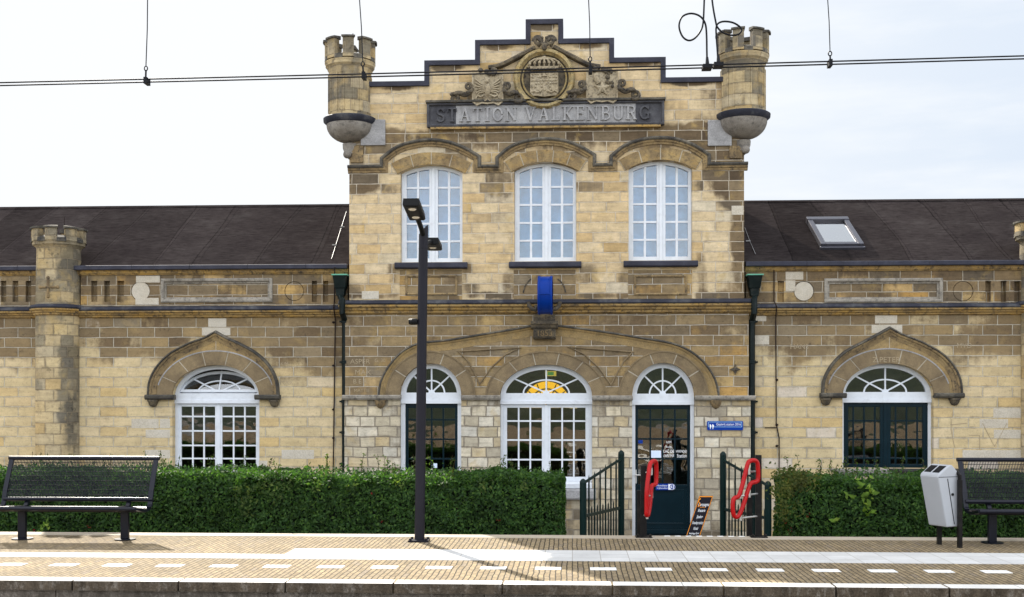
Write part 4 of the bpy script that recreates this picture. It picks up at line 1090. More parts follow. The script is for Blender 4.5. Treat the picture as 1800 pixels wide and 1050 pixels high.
# --- wings
zE, zR = Z(958, 463.5, YW), Z(958, 357.5, 3.1)
def wing(xa, xb, opening, side):
    ox, ozs, oa, ob = ellipse_open(*opening, YW); vb = 852 if side < 0 else 823
    zb = Z(opening[0], vb, YW)
    zt_ = Z(958, 548, YW)
    m = MB()
    m.prism([(xa, zg), (xb, zg), (xb, zt_), (xa, zt_)], YW, YW + TH, [[(ox - oa, zb)] + ell(ox, ozs, oa, ob, PI, 0, 28) + [(ox + oa, zb)]])
    m.build('wing_wall', M['wing_stone'], B)
    fz0, fz1 = Z(958, 540, YW), Z(958, 474, YW)
    MB().box(xa, xb, YW + .095, YW + TH, fz0, fz1 + .02).build('parapet', M['frieze_stone'], B)
    a, b_, c_ = Z(958, 535.5, YW), Z(958, 544.5, YW), Z(958, 557, YW)
    course('wing_cornice', cornice_prof(YW, a, b_, c_, .14), xa, xb, [M['lead_cap'], M['cornice_stone']])
    p0, p1 = Z(958, 471, YW), Z(958, 480, YW)
    course('eaves_moulding', [([(YW + .05, p1), (YW - .02, p1), (YW - .035, p1 + .02), (YW - .05, p1 + .03), (YW - .06, p0 - .015), (YW - .075, p0), (YW + .05, p0)], 0)], xa, xb, [M['cornice_stone']])
    g0, g1 = Z(958, 463.5, YW), Z(958, 472, YW)
    m = MB(); xs = xa
    while xs < xb - .01:
        xe = min(xb, xs + 1.02)
        m.extr([(YW + .05, g1 + .002), (YW - .12, g1 + .002), (YW - .135, g1 + .012), (YW - .135, g0 - .008), (YW - .12, g0), (YW + .05, g0)], xs, xe - .004); xs = xe
    m.build('gutter', M['slate'], B, bevel=.003, bseg=1)
    m = MB()
    ze = zE - .01
    m.prism([(xa, 0), (xb, 0), (xb, 1), (xa, 1)], 0, 1)
    m = MB(); t = .06
    ye, yr = YW - .02, 3.1
    m.extr([(ye, ze), (yr, zR), (2 * yr - ye, ze), (2 * yr - ye, ze - t), (yr, zR - t), (ye, ze - t)], xa, xb)
    m.extr([(yr - .09, zR - .035), (yr, zR + .02), (yr + .09, zR - .035), (yr, zR - .03)], xa, xb)
    m.build('wing_roof', M['roof_felt'], B)
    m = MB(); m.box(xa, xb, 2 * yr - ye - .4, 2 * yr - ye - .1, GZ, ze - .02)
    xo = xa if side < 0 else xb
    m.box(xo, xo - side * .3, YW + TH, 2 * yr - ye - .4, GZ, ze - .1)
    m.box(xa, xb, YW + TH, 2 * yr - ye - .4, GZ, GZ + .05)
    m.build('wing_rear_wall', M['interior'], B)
    return ox, ozs, oa, ob, zb, zt_, fz0, fz1
xWL, xWR = X(-260, YW), X(2080, YW)
L_ = wing(xWL, X(612.5, YW), WL, -1)
R_ = wing(X(1309.5, YW), xWR, WR, 1)

# carved frieze panels (front layer of the parapet with sunk slots, discs and a long panel)
def frieze(spans, slots, discs, panels, name):
    fz0, fz1 = Z(958, 537.5, YW), Z(958, 478, YW)
    for a, b in spans:
        holes = []; m = MB()
        for s0, s1 in slots:
            if s0 > a and s1 < b: holes.append([(X(s0, YW), Z(s0, 531, YW)), (X(s0, YW), Z(s0, 494, YW)), (X(s1, YW), Z(s0, 494, YW)), (X(s1, YW), Z(s0, 531, YW))])
        for uc in discs:
            if a < uc < b: holes.append(ell(X(uc, YW), Z(uc, 512, YW), .17, .17, 0, 2 * PI, 32)[:-1])
        for p0, p1 in panels:
            if a < p0 and p1 < b: holes.append([(X(p0, YW), Z(p0, 531, YW)), (X(p0, YW), Z(p0, 491, YW)), (X(p1, YW), Z(p0, 491, YW)), (X(p1, YW), Z(p0, 531, YW))])
        m.prism([(X(a, YW), fz0), (X(b, YW), fz0), (X(b, YW), fz1), (X(a, YW), fz1)], YW, YW + .094, holes)
        for uc in discs:
            if a < uc < b: MB().prism(ell(X(uc, YW), Z(uc, 512, YW), .160, .160, 0, 2 * PI, 32)[:-1], YW + .006, YW + .094).build('carved_disc', M['new_stone' if uc in (247, 1413) else 'frieze_stone'], B)
        for p0, p1 in panels:
            if a < p0 and p1 < b:
                q = [(X(p0, YW) + .02, Z(p0, 531, YW) + .02), (X(p1, YW) - .02, Z(p0, 531, YW) + .02), (X(p1, YW) - .02, Z(p0, 491, YW) - .02), (X(p0, YW) + .02, Z(p0, 491, YW) - .02)]
                MB().sweep(q, [(-.03, YW + .05), (-.03, YW - .018), (-.005, YW - .028), (.02, YW - .022), (.035, YW + .015), (.06, YW + .02), (.06, YW + .09)], closed=True).build('panel_frame', M['impost_stone'], B)
                MB().box(q[0][0] + .055, q[1][0] - .055, YW + .035, YW + .094, q[0][1] + .055, q[2][1] - .055).build('carved_panel', M['frieze_stone'], B)
        m.build(name, M['frieze_stone'], B)
frieze([(-200, 70), (142, 611)], [(-20, -10), (1, 11), (22, 32), (45, 55), (160, 171), (183, 193), (206, 218), (548, 557), (568, 577)], [247, 517], [(284, 478)], 'carved_frieze')
frieze([(1311, 2070)], [(1367, 1378), (1732, 1742), (1759, 1769), (1783, 1793)], [1413, 1693], [(1450, 1656)], 'carved_frieze')
# replaced pale stones let into the weathered masonry
def pale(rects, Y, mat='new_stone', name='replaced_stone', out=.006):
    for u0, u1, v0, v1 in rects: MB().box(X(u0, Y), X(u1, Y), Y - out, Y + .03, Z((u0 + u1) / 2, v1, Y), Z((u0 + u1) / 2, v0, Y)).build(name, M[mat], B, bevel=.003, bseg=1)
pale([(366, 398, 560, 575), (355, 405, 576.5, 590)], YW)
pale([(1538, 1577, 553, 569), (1532, 1586, 571, 586)], YW)
pale([(239, 281, 485, 497), (238, 279, 524, 536)], YW, out=.004)
pale([(1381, 1412, 477.5, 492), (1381, 1398, 493, 512)], YW, out=.004)
pale([(636, 666, 512, 526)], YT); pale([(1286, 1307, 362, 378)], YT)
pale([(231, 279, 736.5, 753), (281, 299, 736.5, 753), (256, 299, 755.5, 770), (255, 299, 791, 806)], YW, 'new_stone', out=.003)
pale([(1746, 1812, 718, 735), (1722, 1772, 737, 753), (1747, 1800, 755.5, 771), (1692, 1812, 791.5, 808), (1325, 1347, 549, 565), (1324, 1352, 590, 606), (495, 552, 791, 807), (455, 470, 810, 826)], YW, 'new_stone', out=.003)

def gothic(o, op, apex, left, right, pend):
    """pointed hood, filled spandrel, voussoirs, imposts with pendants"""
    ox, ozs, oa, ob = o[:4]
    up = lambda pts: XZ(pts, YW)
    hl = catmull([left, (left[0] + 3, left[1] - 27), (left[0] + 17, left[1] - 53), (left[0] + 40, left[1] - 75), (left[0] + 72, left[1] - 92)], 5) + [(apex[0] - 18, apex[1] + 10), apex]
    hr = catmull([right, (right[0] - 3, right[1] - 27), (right[0] - 16, right[1] - 53), (right[0] - 39, right[1] - 75), (right[0] - 70, right[1] - 92)], 5) + [(apex[0] + 18, apex[1] + 10), apex]
    path = up(hl + hr[::-1][1:])
    m = MB()
    m.sweep(path, [(.0, YW + .01), (.0, YW - .085), (.012, YW - .10), (.034, YW - .085), (.045, YW + .01)], mi=0)
    m.sweep(path, [(-.001, YW + .01), (-.001, YW - .075), (-.03, YW - .068), (-.04, YW - .045), (-.065, YW - .042), (-.08, YW - .025), (-.115, YW - .022), (-.12, YW + .01)], mi=1)
    m.build('pointed_hood', [M['lichen_cap'], M['moulding_stone']], B, smooth=45)
    fill = path + [(ox + oa, ozs)] + ell(ox, ozs, oa, ob, 0, PI, 24)[1:-1] + [(ox - oa, ozs)]
    d_ = []
    for p in fill:
        if not d_ or math.dist(p, d_[-1]) > 1e-4: d_.append(p)
    MB().prism(d_, YW - .014, YW + .02).build('spandrel', M['spandrel_stone'], B)
    MB().box(X(apex[0], YW) - .004, X(apex[0], YW) + .004, YW - .018, YW, Z(apex[0], apex[1] + 34, YW), Z(apex[0], apex[1] + 14, YW)).build('mortar_joint', M['mortar'], B)
    s = S(op[0], YW)
    voussoirs(ox, ozs, oa, ob, oa + .27, ob + .245, 7, YW - .014, M['arch_stone'])
    MB().sweep(ell(ox, ozs, oa + .272, ob + .247, .25, PI - .25, 36), [(-.01, YW), (-.01, YW - .04), (.01, YW - .04), (.01, YW)]).build('arch_fillet', M['blue_stone'], B, smooth=40)
    for (ua, ub, va), up_ in zip(pend[0], pend[1]):
        za_, zb_ = Z(ua, va, YW), Z(ua, va + 9, YW)
        im = MB().extr([(YW + .05, zb_), (YW - .10, zb_), (YW - .13, zb_ + .03), (YW - .135, za_ - .02), (YW - .11, za_), (YW + .05, za_)], X(ua, YW), X(ub, YW)).build('impost', M['lichen_cap'], B, bevel=.008)
        xk = X(up_, YW)
        MB().lathe((xk, YW - .02, zb_ - .13), [(0, 0), (.05, .015), (.075, .05), (.085, .09), (.10, .10), (.10, .129)], 14, PI, 2 * PI).build('pendant', M['scroll_stone'], im, smooth=50)
gothic(L_, WL, (380, 586), (264, 697), (488, 697), ([(258, 308, 694), (450, 494, 694)], (270, 483)))
gothic(R_, WR, (1563, 579), (1447, 695), (1687, 695), ([(1440, 1486, 691), (1641, 1692, 691)], (1451, 1677)))

# left wing window
YFW = YW + .16
ox, ozs, oa, ob, zbw = L_[:5]
f = fanlight('window_fanlight', ox, ozs, oa, ob, YFW, M['white_paint'], M['pane_glass'], .09, tilt=24, spokes=(42, 90, 138), inner=.55, fr=.07)
zt3 = ozs - .125; hw = oa - .05
m = jambs(ox, oa, zt3, zbw, YFW, .06)
rows = [(Z(380, v, YFW) - zbw - .1) / (zt3 - .055 - zbw - .1) for v in (829, 806.5, 783.5, 758, 732.5)]
for x0_, x1_ in ((ox - hw, ox - .008), (ox + .008, ox + hw)): grid_leaf(m, x0_, x1_, zbw, zt3, YFW, (1 / 3, 2 / 3), [r for r in rows if 0.02 < r < .98], .055, .1, .055)
m.box(ox - .03, ox + .03, YFW - .012, YFW + .02, zbw + .01, zt3 - .01)
f = m.build('white_window', M['white_paint'], B, bevel=.004, bseg=1)
MB().box(ox - hw, ox + hw, YFW + .022, YFW + .026, zbw + .02, zt3 - .02).build('pane', M['pane_glass'], f)
MB().extr([(YW + .3, zbw - .1), (YW - .05, zbw - .1), (YW - .05, zbw - .02), (YW + .3, zbw - .001)], ox - oa - .03, ox + oa + .03).build('sill', M['blue_stone'], f)
# right wing: dark green glazed double doors
ox, ozs, oa, ob, zbw = R_[:5]
f = fanlight('door_fanlight', ox, ozs, oa, ob, YFW, M['white_paint'], M['pane_glass'], .09, spokes=(42, 90, 138), inner=.52, fr=.075)
zt4 = ozs - .125
jambs(ox, oa, zt4, zbw, YFW, .05).build('door_frame', M['white_paint'], B)
hw = oa - .05; m = MB()
rows = [(Z(1560, v, YFW) - zbw - .06) / (zt4 - .075 - zbw - .06) for v in (806, 773, 740)]
for x0_, x1_ in ((ox - hw, ox - .004), (ox + .004, ox + hw)): grid_leaf(m, x0_, x1_, zbw, zt4, YFW, (.16, .5, .84), rows, .085, .06, .075, d=.05)
m.box(ox - .035, ox + .035, YFW - .012, YFW + .02, zbw + .01, zt4 - .01)
f = m.build('green_double_door', M['green_paint'], B, bevel=.004, bseg=1)
MB().box(ox - hw, ox + hw, YFW + .022, YFW + .026, zbw + .02, zt4 - .02).build('pane', M['pane_glass'], f)
MB().extr([(YW + .3, zbw - .1), (YW - .07, zbw - .1), (YW - .07, zbw - .02), (YW + .3, zbw - .001)], ox - oa - .05, ox + oa + .05).build('sill', M['blue_stone'], f, bevel=.008)

# round buttress-turrets of the wings
def wing_turret(uc, va, cross=True):
    Yq = YW + .03; x = X(uc, Yq)
    r0 = .385
    dv = (uc - 105) * (-.0044)
    zz = lambda v: Z(105, v, YW)
    m = MB()
    m.lathe((x, Yq, 0), [(r0, zg), (r0, zz(552))], 40)
    m.lathe((x, Yq, 0), [(r0, zz(540)), (r0 - .01, zz(478)), (r0 - .02, zz(440))] + [(r0 - .0, zz(436)), (r0 + .05, zz(433)), (r0 + .06, zz(427)), (r0 + .07, zz(426)), (r0 - .08, zz(426)), (0, zz(433))], 40)
    crenels(m, (x, Yq), r0 + .07, zz(427), zz(406), 8, PI * 1.5 + .12, fill=.56)
    wt = m.build('wing_turret', [M['turret_stone'], M['lichen_cap'], M['lichen_cap']], B, smooth=40)
    m = MB()
    o = .10
    zb, zd, za = zz(544.5), zz(557), zz(536.5); h = zb - zd
    m.lathe((x, Yq, 0), [(r0 + o, zb), (r0 + o + .015, zb + .02), (r0 + o - .02, (za + zb) / 2 + .02), (r0, za)], 40, mi=0)
    m.lathe((x, Yq, 0), [(r0 + o * .93, zb - .001), (r0 + o * .93, zb - h * .22), (r0 + o * .6, zb - h * .36), (r0 + o * .6, zb - h * .52), (r0 + o * .32, zb - h * .66), (r0 + o * .32, zb - h * .84), (r0 + .004, zd)], 40, mi=1)
    m.build('ring_cornice', [M['lead_cap'], M['cornice_stone']], wt, smooth=35)
    if cross:
        m = MB(); cz_, xc = zz(508), X(87, YW - .3)
        def on(x_, z_): return (x_, Yq - math.sqrt(max(.01, r0 ** 2 - (x_ - x) ** 2)) - .004, z_)
        m.tube([on(xc, cz_ - .15 + .03 * i) for i in range(11)], .022, 6); m.tube([on(xc - .15 + .03 * i, cz_) for i in range(11)], .020, 6)
        for q in ((xc, cz_ + .16), (xc, cz_ - .16), (xc - .16, cz_), (xc + .16, cz_)): m.ball(on(*q), .032, (1, .5, 1), 7)
        m.build('cross_loophole', M['moulding_stone'], wt, smooth=60)
    return wt, x
wtl, _ = wing_turret(103.5, 402)
MB().tube([(X(113, .2), .2, Z(113, 405, .2)), (X(113, .2), .2, Z(113, 382, .2))], .006, 6).build('lightning_rod', M['rust_rod'], wtl)
wing_turret(1834, 395, False)

# downpipes with hoppers, conduits
def downpipe(u0, um, sgn):
    x = X(um, YW); y = YW - .16
    m = MB()
    zt_, zb_ = Z(um, 487, YW), Z(um, 509, YW)
    m.hexa([(x - .09, y - .08, zb_), (x + .09, y - .08, zb_), (x + .09, y + .12, zb_), (x - .09, y + .12, zb_), (x - .12, y - .12, zt_), (x + .12, y - .12, zt_), (x + .12, y + .14, zt_), (x - .12, y + .14, zt_)])
    m.hexa([(x - .065, y - .06, zb_ - .13), (x + .065, y - .06, zb_ - .13), (x + .065, y + .1, zb_ - .13), (x - .065, y + .1, zb_ - .13), (x - .08, y - .07, zb_), (x + .08, y - .07, zb_), (x + .08, y + .11, zb_), (x - .08, y + .11, zb_)])
    h = m.build('rain_hopper', M['pipe_green'], B, bevel=.008)
    MB().box(x - .135, x + .135, y - .135, y + .14, zt_ + .001, zt_ + .022).build('rim', M['verdigris'], h)
    xp = X(u0, -.0); m = MB()
    yp = y
    m.tube([(x, y, zb_ - .1), (x, y - .02, Z(um, 524, YW)), (xp, -.2, Z(um, 530, YW)), (xp, -.2, Z(um, 552, YW)), (xp, yp + .05, Z(um, 566, YW)), (xp, yp + .05, GZ)], .052, 12)
    for v in (566, 637, 706, 760, 815):
        m.lathe((xp, yp + .05, Z(um, v, YW)), [(.053, -.03), (.064, -.025), (.064, .025), (.053, .03)], 12)
        m.box(xp - .10, xp + .10, yp + .06, YW, Z(um, v, YW) - .015, Z(um, v, YW) + .015)
    m.build('downpipe', M['pipe_green'], B, smooth=40)
downpipe(605.5, 602, -1); downpipe(1322.5, 1323.5, 1)
m = MB()
pts = [(611, 372, 1.2), (600, 415, .55), (584, 461, .0)]
m.tube([(X(588, -.05), -.03, Z(588, 470)), (X(588, .1), YW - .04, Z(588, 500, YW)), (X(587, .1), YW - .02, Z(587, 532, YW)), (X(587), -.03, Z(587, 540)), (X(587), YW - .03, Z(587, 562, YW)), (X(586, YW), YW - .03, Z(586, 860, YW))], .011, 6)
for v in (567, 643, 720, 770): m.ball((X(586.5, YW), YW - .03, Z(586, v, YW)), .024, (1, 1, .8), 6)
m.build('conduit', M['rust_rod'], B)
m = MB()
m.tube([(X(1360, YW), YW - .03, Z(1360, 474, YW)), (X(1360, YW), YW - .03, Z(1360, 530, YW)), (X(1362, YW), YW - .18, Z(1362, 540, YW)), (X(1363, YW), YW - .03, Z(1363, 562, YW)), (X(1364, YW), YW - .03, Z(1364, 745, YW)), (X(1369, YW), YW - .03, Z(1366, 770, YW)), (X(1369, YW), YW - .03, Z(1369, 860, YW))], .011, 6)
m.tube([(X(1344, YW), YW - .03, Z(1344, 752, YW)), (X(1365, YW), YW - .03, Z(1365, 752, YW))], .009, 6)
for v in (668, 747, 784): m.ball((X(1365, YW), YW - .03, Z(1365, v, YW)), .026, (1, 1, .8), 6)
m.build('conduit', M['rust_rod'], B)
# cable and clips on the roof slopes
def roofpt(u, v):
    d_ = Vector(ray(u, v)); n = Vector((0, -(zR - zE), 3.1 - YW + .02)).normalized(); p0 = Vector((0, YW - .02, zE - .01))
    t = (p0 - CAM).dot(n) / d_.dot(n); return CAM + d_ * t
nrm = Vector((0, -(zR - zE), 3.1 - YW + .02)).normalized()
for pts_, clips, mt in (([(609, 374), (596, 415), (583, 457)], [(602, 401), (588, 433)], 'white_cable'), ([(1309, 402), (1318, 426), (1328, 449)], [(1315, 426)], 'white_cable')):
    m = MB(); m.tube([roofpt(*p) + nrm * .02 for p in pts_], .0042, 6)
    for c in clips:
        q = roofpt(*c) + nrm * .025; m.bar(q + Vector((-.04, 0, 0)), q + Vector((.04, 0, 0)), .022, .02)
    m.build('roof_cable', M[mt], B)
# skylight on the right roof
c4p = [roofpt(*p) for p in ((1443, 439), (1517, 436), (1492, 391), (1421, 393))]
ex_ = Vector((1, 0, 0)); ey_ = Vector((0, 3.1 - YW + .02, zR - zE)).normalized()
o_ = (c4p[0] + c4p[1]) / 2; wsk = .37; hsk = (c4p[3] - c4p[0]).dot(ey_)
xs_ = (c4p[0].x + c4p[1].x) / 2
def sk(a, b, h): return Vector((xs_, o_.y, o_.z)) + ex_ * a + ey_ * b + nrm * h
m = MB()
def skbar(a0, a1, b0, b1, h0, h1, mi=0): m.hexa([sk(a0, b0, h0), sk(a1, b0, h0), sk(a1, b1, h0), sk(a0, b1, h0), sk(a0, b0, h1), sk(a1, b0, h1), sk(a1, b1, h1), sk(a0, b1, h1)], mi)
skbar(-wsk, -wsk + .09, 0, hsk, -.02, .10); skbar(wsk - .09, wsk, 0, hsk, -.02, .10); skbar(-wsk + .09, wsk - .09, 0, .10, -.02, .097); skbar(-wsk - .01, wsk + .01, hsk - .12, hsk + .02, -.02, .115)
skbar(-wsk - .02, wsk + .02, -.05, 0.0, -.02, .05)
f = m.build('skylight', M['skylight_frame'], B, bevel=.01)
m = MB(); skbar(-wsk + .08, wsk - .08, .09, hsk - .11, .03, .06); m.build('pane', M['roof_glass'], f)
m = MB(); skbar(-wsk + .08, wsk - .08, .09, hsk - .11, .0, .02); m.build('blind', M['paper'], f)  # pale sheet added under the glass, its colour gives the bright reflection
# iron tie plate
m = MB(); xx_, z_ = X(1292), zc(650)
m.prism([(xx_ - .09, z_), (xx_ - .03, z_ - .03), (xx_, z_ - .09), (xx_ + .03, z_ - .03), (xx_ + .09, z_), (xx_ + .03, z_ + .03), (xx_, z_ + .09), (xx_ - .03, z_ + .03)], MY - .03, MY)
m.ball((xx_, MY - .035, z_), .03, (1, .6, 1), 7); m.build('tie_plate', M['scroll_stone'], B)
# names scratched into the soft stone by travellers
m = MB()
for w, u, v, s_, Y, sp in (('ASPER', 633, 636, .115, MY, 1.1), ('G. 30', 668, 634, .085, MY, 1.0), ('MAX', 638, 655, .12, MY, 1.1), ('B E R', 633, 671, .11, MY, 1.0), ('MATTIE', 636, 687, .08, MY, 1.0),
                        ('MAX', 504, 673, .11, YW, 1.0), ('KIM', 500, 640, .08, YW, 1.0), ('VAS', 181, 800, .07, YW, 1.0), ('Z.PETER', 1558, 633, .13, YW - .036, 1.0), ('MVD', 1695, 608, .12, YW, 1.0), ('HANS', 1405, 610, .12, YW, 1.0)):
    m = MB(); text_mb(m, w, s_, lambda x, y, z, u=u, v=v, Y=Y: (X(u, Y) + x, Y - .0045, Z(u, v, Y) + y), .0, sx=sp); m.build('scratched_name', M['scratch'], B)
m = MB()
for ln in ([(1727, 744), (1748, 785), (1770, 744)], [(1672, 737), (1672, 757), (1678, 786)], [(1670, 747), (1700, 744)], [(1703, 765), (1722, 765), (1722, 790)]):
    m.tube([(X(u, YW), YW - .001, Z(u, v, YW)) for u, v in ln], .006, 5)
m.build('scratched_line', M['scratch'], B)
# ------------------------------------------------------------------ ground, platform, track
g = struct(MB().add([(-160, -120, GZ), (160, -120, GZ), (160, 160, GZ), (-160, 160, GZ)], [(0, 1, 2, 3)]).build('ground', M['ballast']))
yF, yK = G(900, 941).y, G(900, 946.2).y            # far edge of the platform, inner edge of its kerb
yN, yS = G(900, 1028.5).y, G(900, 1022).y            # near edge, inner edge of its pale border
PX = 45
struct(MB().add([(-PX, yF + .02, GZ + .004), (PX, yF + .02, GZ + .004), (PX, .0, GZ + .004), (-PX, .0, GZ + .004)], [(0, 1, 2, 3)]).build('terrace', M['terrace_tile']))
pl = struct(MB().box(-PX, PX, yN + .06, yF - .02, GZ, 0).build('platform', [M['paving']]))
m = MB(); xs = -PX + .37
while xs < PX: m.box(xs, xs + .986, yN, yS, -.088, .006); xs += 1.0
ed = m.build('platform_edge', [M['edge_tile']], pl, bevel=.008)
me = ed.data; me.materials.append(M['old_concrete'])
for p in me.polygons:
    if abs(p.normal.z) < .5: p.material_index = 1
m = MB(); xs = -PX + .2
while xs < PX: m.box(xs, xs + 1.99, yN + .035, yN + .058, GZ, -.092); xs += 2.0
m.build('retaining_face', M['lower_concrete'], pl)
MB().box(-PX, PX, yK, yF, -.2, .005).build('kerb', M['kerb_tile'], pl)
b0, b1 = G(700, 984.5).y, G(700, 966).y
xb = G(500, 975).x
m = MB(); m.box(xb, PX, b0, b1, -.02, .004); m.box(-PX, xb - .003, G(200, 980.5).y, G(200, 972.8).y, -.02, .004)
m.build('tactile_band', M['band_tile'], pl)
m = MB(); x = G(18, 991.5).x; y0, y1 = G(900, 1001.5).y, G(900, 997.2).y
step = (G(1060, 999).x - G(868, 997.5).x) / 2
for i in range(-30, 60):
    q = G(868, 997.5).x + i * step; m.box(q - .13, q + .13, y0, y1, -.02, .0045)
m.build('dashed_marking', M['mark_white'], pl)
m = MB()
for i in range(8):
    q = G(1172 + i * 18.5, 942.2); m.box(q.x - .035, q.x + .035, yF - .07, yF - .015, -.02, .0085)
m.build('step_marking', M['mark_white'], pl)
# opposite platform with its own edge, the bank and wall behind it (seen in the window panes)
op = struct(MB().box(-PX, PX, -24.5, -17.2, GZ, 0).build('opposite_platform', M['paving']))
MB().box(-PX, PX, -17.45, -17.15, -.14, .006).build('platform_edge', M['edge_tile'], op)
MB().box(-PX, PX, -24.9, -24.52, GZ, .55).build('bank_wall', M['bank_concrete'], op)
NX, NY = 60, 24; vs = []
for j in range(NY):
    for i in range(NX):
        x = -60 + 120 * i / (NX - 1); t = j / (NY - 1); y = -24.9 - 34 * t
        z = .5 + 4.2 * t ** .8 + .25 * math.sin(x * .3 + j) + .5 * math.sin(x * .11) * t + rng.normal() * .07
        vs.append((x, y, z))
struct(MB().add(vs, [(j * NX + i, j * NX + i + 1, (j + 1) * NX + i + 1, (j + 1) * NX + i) for j in range(NY - 1) for i in range(NX - 1)]).build('hill', M['hill_grass'], smooth=180))
# rails
m = MB()
for yy in (-13.4, -14.85):
    m.extr([(yy - .07, GZ), (yy + .07, GZ), (yy + .02, GZ + .03), (yy + .035, GZ + .14), (yy - .035, GZ + .14), (yy - .02, GZ + .03)], -PX, PX)
struct(m.build('railway_track', M['rust_rod']))

# ------------------------------------------------------------------ lamp post
pb = G(737.5, 952)
lp = thing('lamp_post', pb, 'dark slim platform lamp post with two flat angled heads standing alone before the hedge', 'lamp post')
ly = pb.y
ptop = Vector(P(744.5, 412, ly)); s = S(740, ly)
m = MB()
r0 = 8.9 * s; r1 = 8.2 * s
n = 24; k = 26
pth = [pb + Vector((0, 0, .02)), Vector((lerp(pb.x, ptop.x, .6), ly, 2.4)), ptop]
m.tube(pth, r0, 20, rs=[r0, (r0 + r1) / 2, r1])
# slanted cut top
tz = ptop.z
base_i = len(m.v)
vs = []
for j in range(20):
    a = 2 * PI * j / 20; px_, py_ = ptop.x + r1 * math.cos(a), ly + r1 * math.sin(a)
    vs.append((px_, py_, tz - .02)); 
for j in range(20):
    a = 2 * PI * j / 20; px_, py_ = ptop.x + r1 * .995 * math.cos(a), ly + r1 * .995 * math.sin(a)
    vs.append((px_, py_, tz + .05 + .06 * math.cos(a)))
m.add(vs, [(j, (j + 1) % 20, (j + 1) % 20 + 20, j + 20) for j in range(20)] + [tuple(range(20, 40))])
m.build('pole', M['lamp_grey'], lp, smooth=35)
m = MB(); m.box(pb.x - .125, pb.x + .115, ly - .10, ly + .10, .004, .022)
for a in (-.10, .09):
    for b in (-.075, .075): m.lathe((pb.x + a, ly + b, .022), [(.017, 0), (.017, .022), (.0, .024)], 6)
m.build('base_plate', M['lamp_grey'], lp)
MB().lathe((lerp(pb.x, ptop.x, .93), ly, Z(743, 438, ly)), [(r1 * 1.03, 0), (r1 * 1.03, .006)], 20).build('joint_ring', M['post_black'], lp)
def head(pa, pc, w, h, arm, lens_at, rot=0):
    pa, pc = Vector(pa), Vector(pc); t = (pc - pa).normalized(); sd = t.cross(Vector((0, 0, 1))).normalized(); up = sd.cross(t)
    L = (pc - pa).length
    def q(a, b, c): return pa + t * a + sd * b + up * c
    m = MB()
    pf = [(-w / 2, .012), (-w / 2 + .018, 0), (w / 2 - .018, 0), (w / 2, .012), (w / 2 - .008, h), (-w / 2 + .008, h)]
    N = len(pf); vs = [q(0, *p) for p in pf] + [q(L, *p) for p in pf]
    m.add(vs, [(i, (i + 1) % N, (i + 1) % N + N, i + N) for i in range(N)] + [tuple(range(N))[::-1], tuple(range(N, 2 * N))])
    hd = m.build('lamp_head', M['lamp_black'], lp, bevel=.006)
    m = MB()
    m.hexa([q(.03, -w * .3, -.004), q(L - .03, -w * .3, -.004), q(L - .03, w * .3, -.004), q(.03, w * .3, -.004), q(.03, -w * .3, .002), q(L - .03, -w * .3, .002), q(L - .03, w * .3, .002), q(.03, w * .3, .002)])
    m.build('underside', M['post_black'], hd)
    for la in lens_at:
        m = MB(); K = 14
        vs = [q(la * L + .045 * math.cos(2 * PI * i / K), .045 * math.sin(2 * PI * i / K), -.0045) for i in range(K)] + [q(la * L + .032 * math.cos(2 * PI * i / K), .032 * math.sin(2 * PI * i / K), -.016) for i in range(K)]
        m.add(vs, [(i, (i + 1) % K, (i + 1) % K + K, i + K) for i in range(K)] + [tuple(range(K, 2 * K))])
        m.build('lens', M['lens'], hd)
    m = MB(); m.tube([ptop + Vector((0, 0, arm)), lerp(ptop + Vector((0, 0, arm)), q(.02, 0, h * .45), .5) + Vector((0, 0, .01)), q(.05, 0, h * .45)], .030, 10); m.build('arm', M['lamp_black'], lp, smooth=40)
head(P(733.5, 388, ly - .45), P(722.5, 362, ly - 1.12), .19, .085, -.02, (.25, .80))
head(P(758, 430, ly + .32), P(764.5, 441, ly + 1.0), .19, .085, -.14, (.45,))
m = MB(); sx, sz = X(727, ly - .02), Z(727, 566, ly)
m.lathe((sx, ly - .03, sz), [(0, -.055), (.03, -.055), (.038, -.03), (.038, .03), (.032, .045), (.0, .05)], 14, axis='x')
m.ball((sx - .01, ly - .06, sz + .0), .032, (1, 1, 1), 8)
m.box(sx + .03, pb.x, ly - .015, ly + .015, sz - .022, sz + .022)
m.build('speaker', M['lamp_black'], lp, smooth=45)

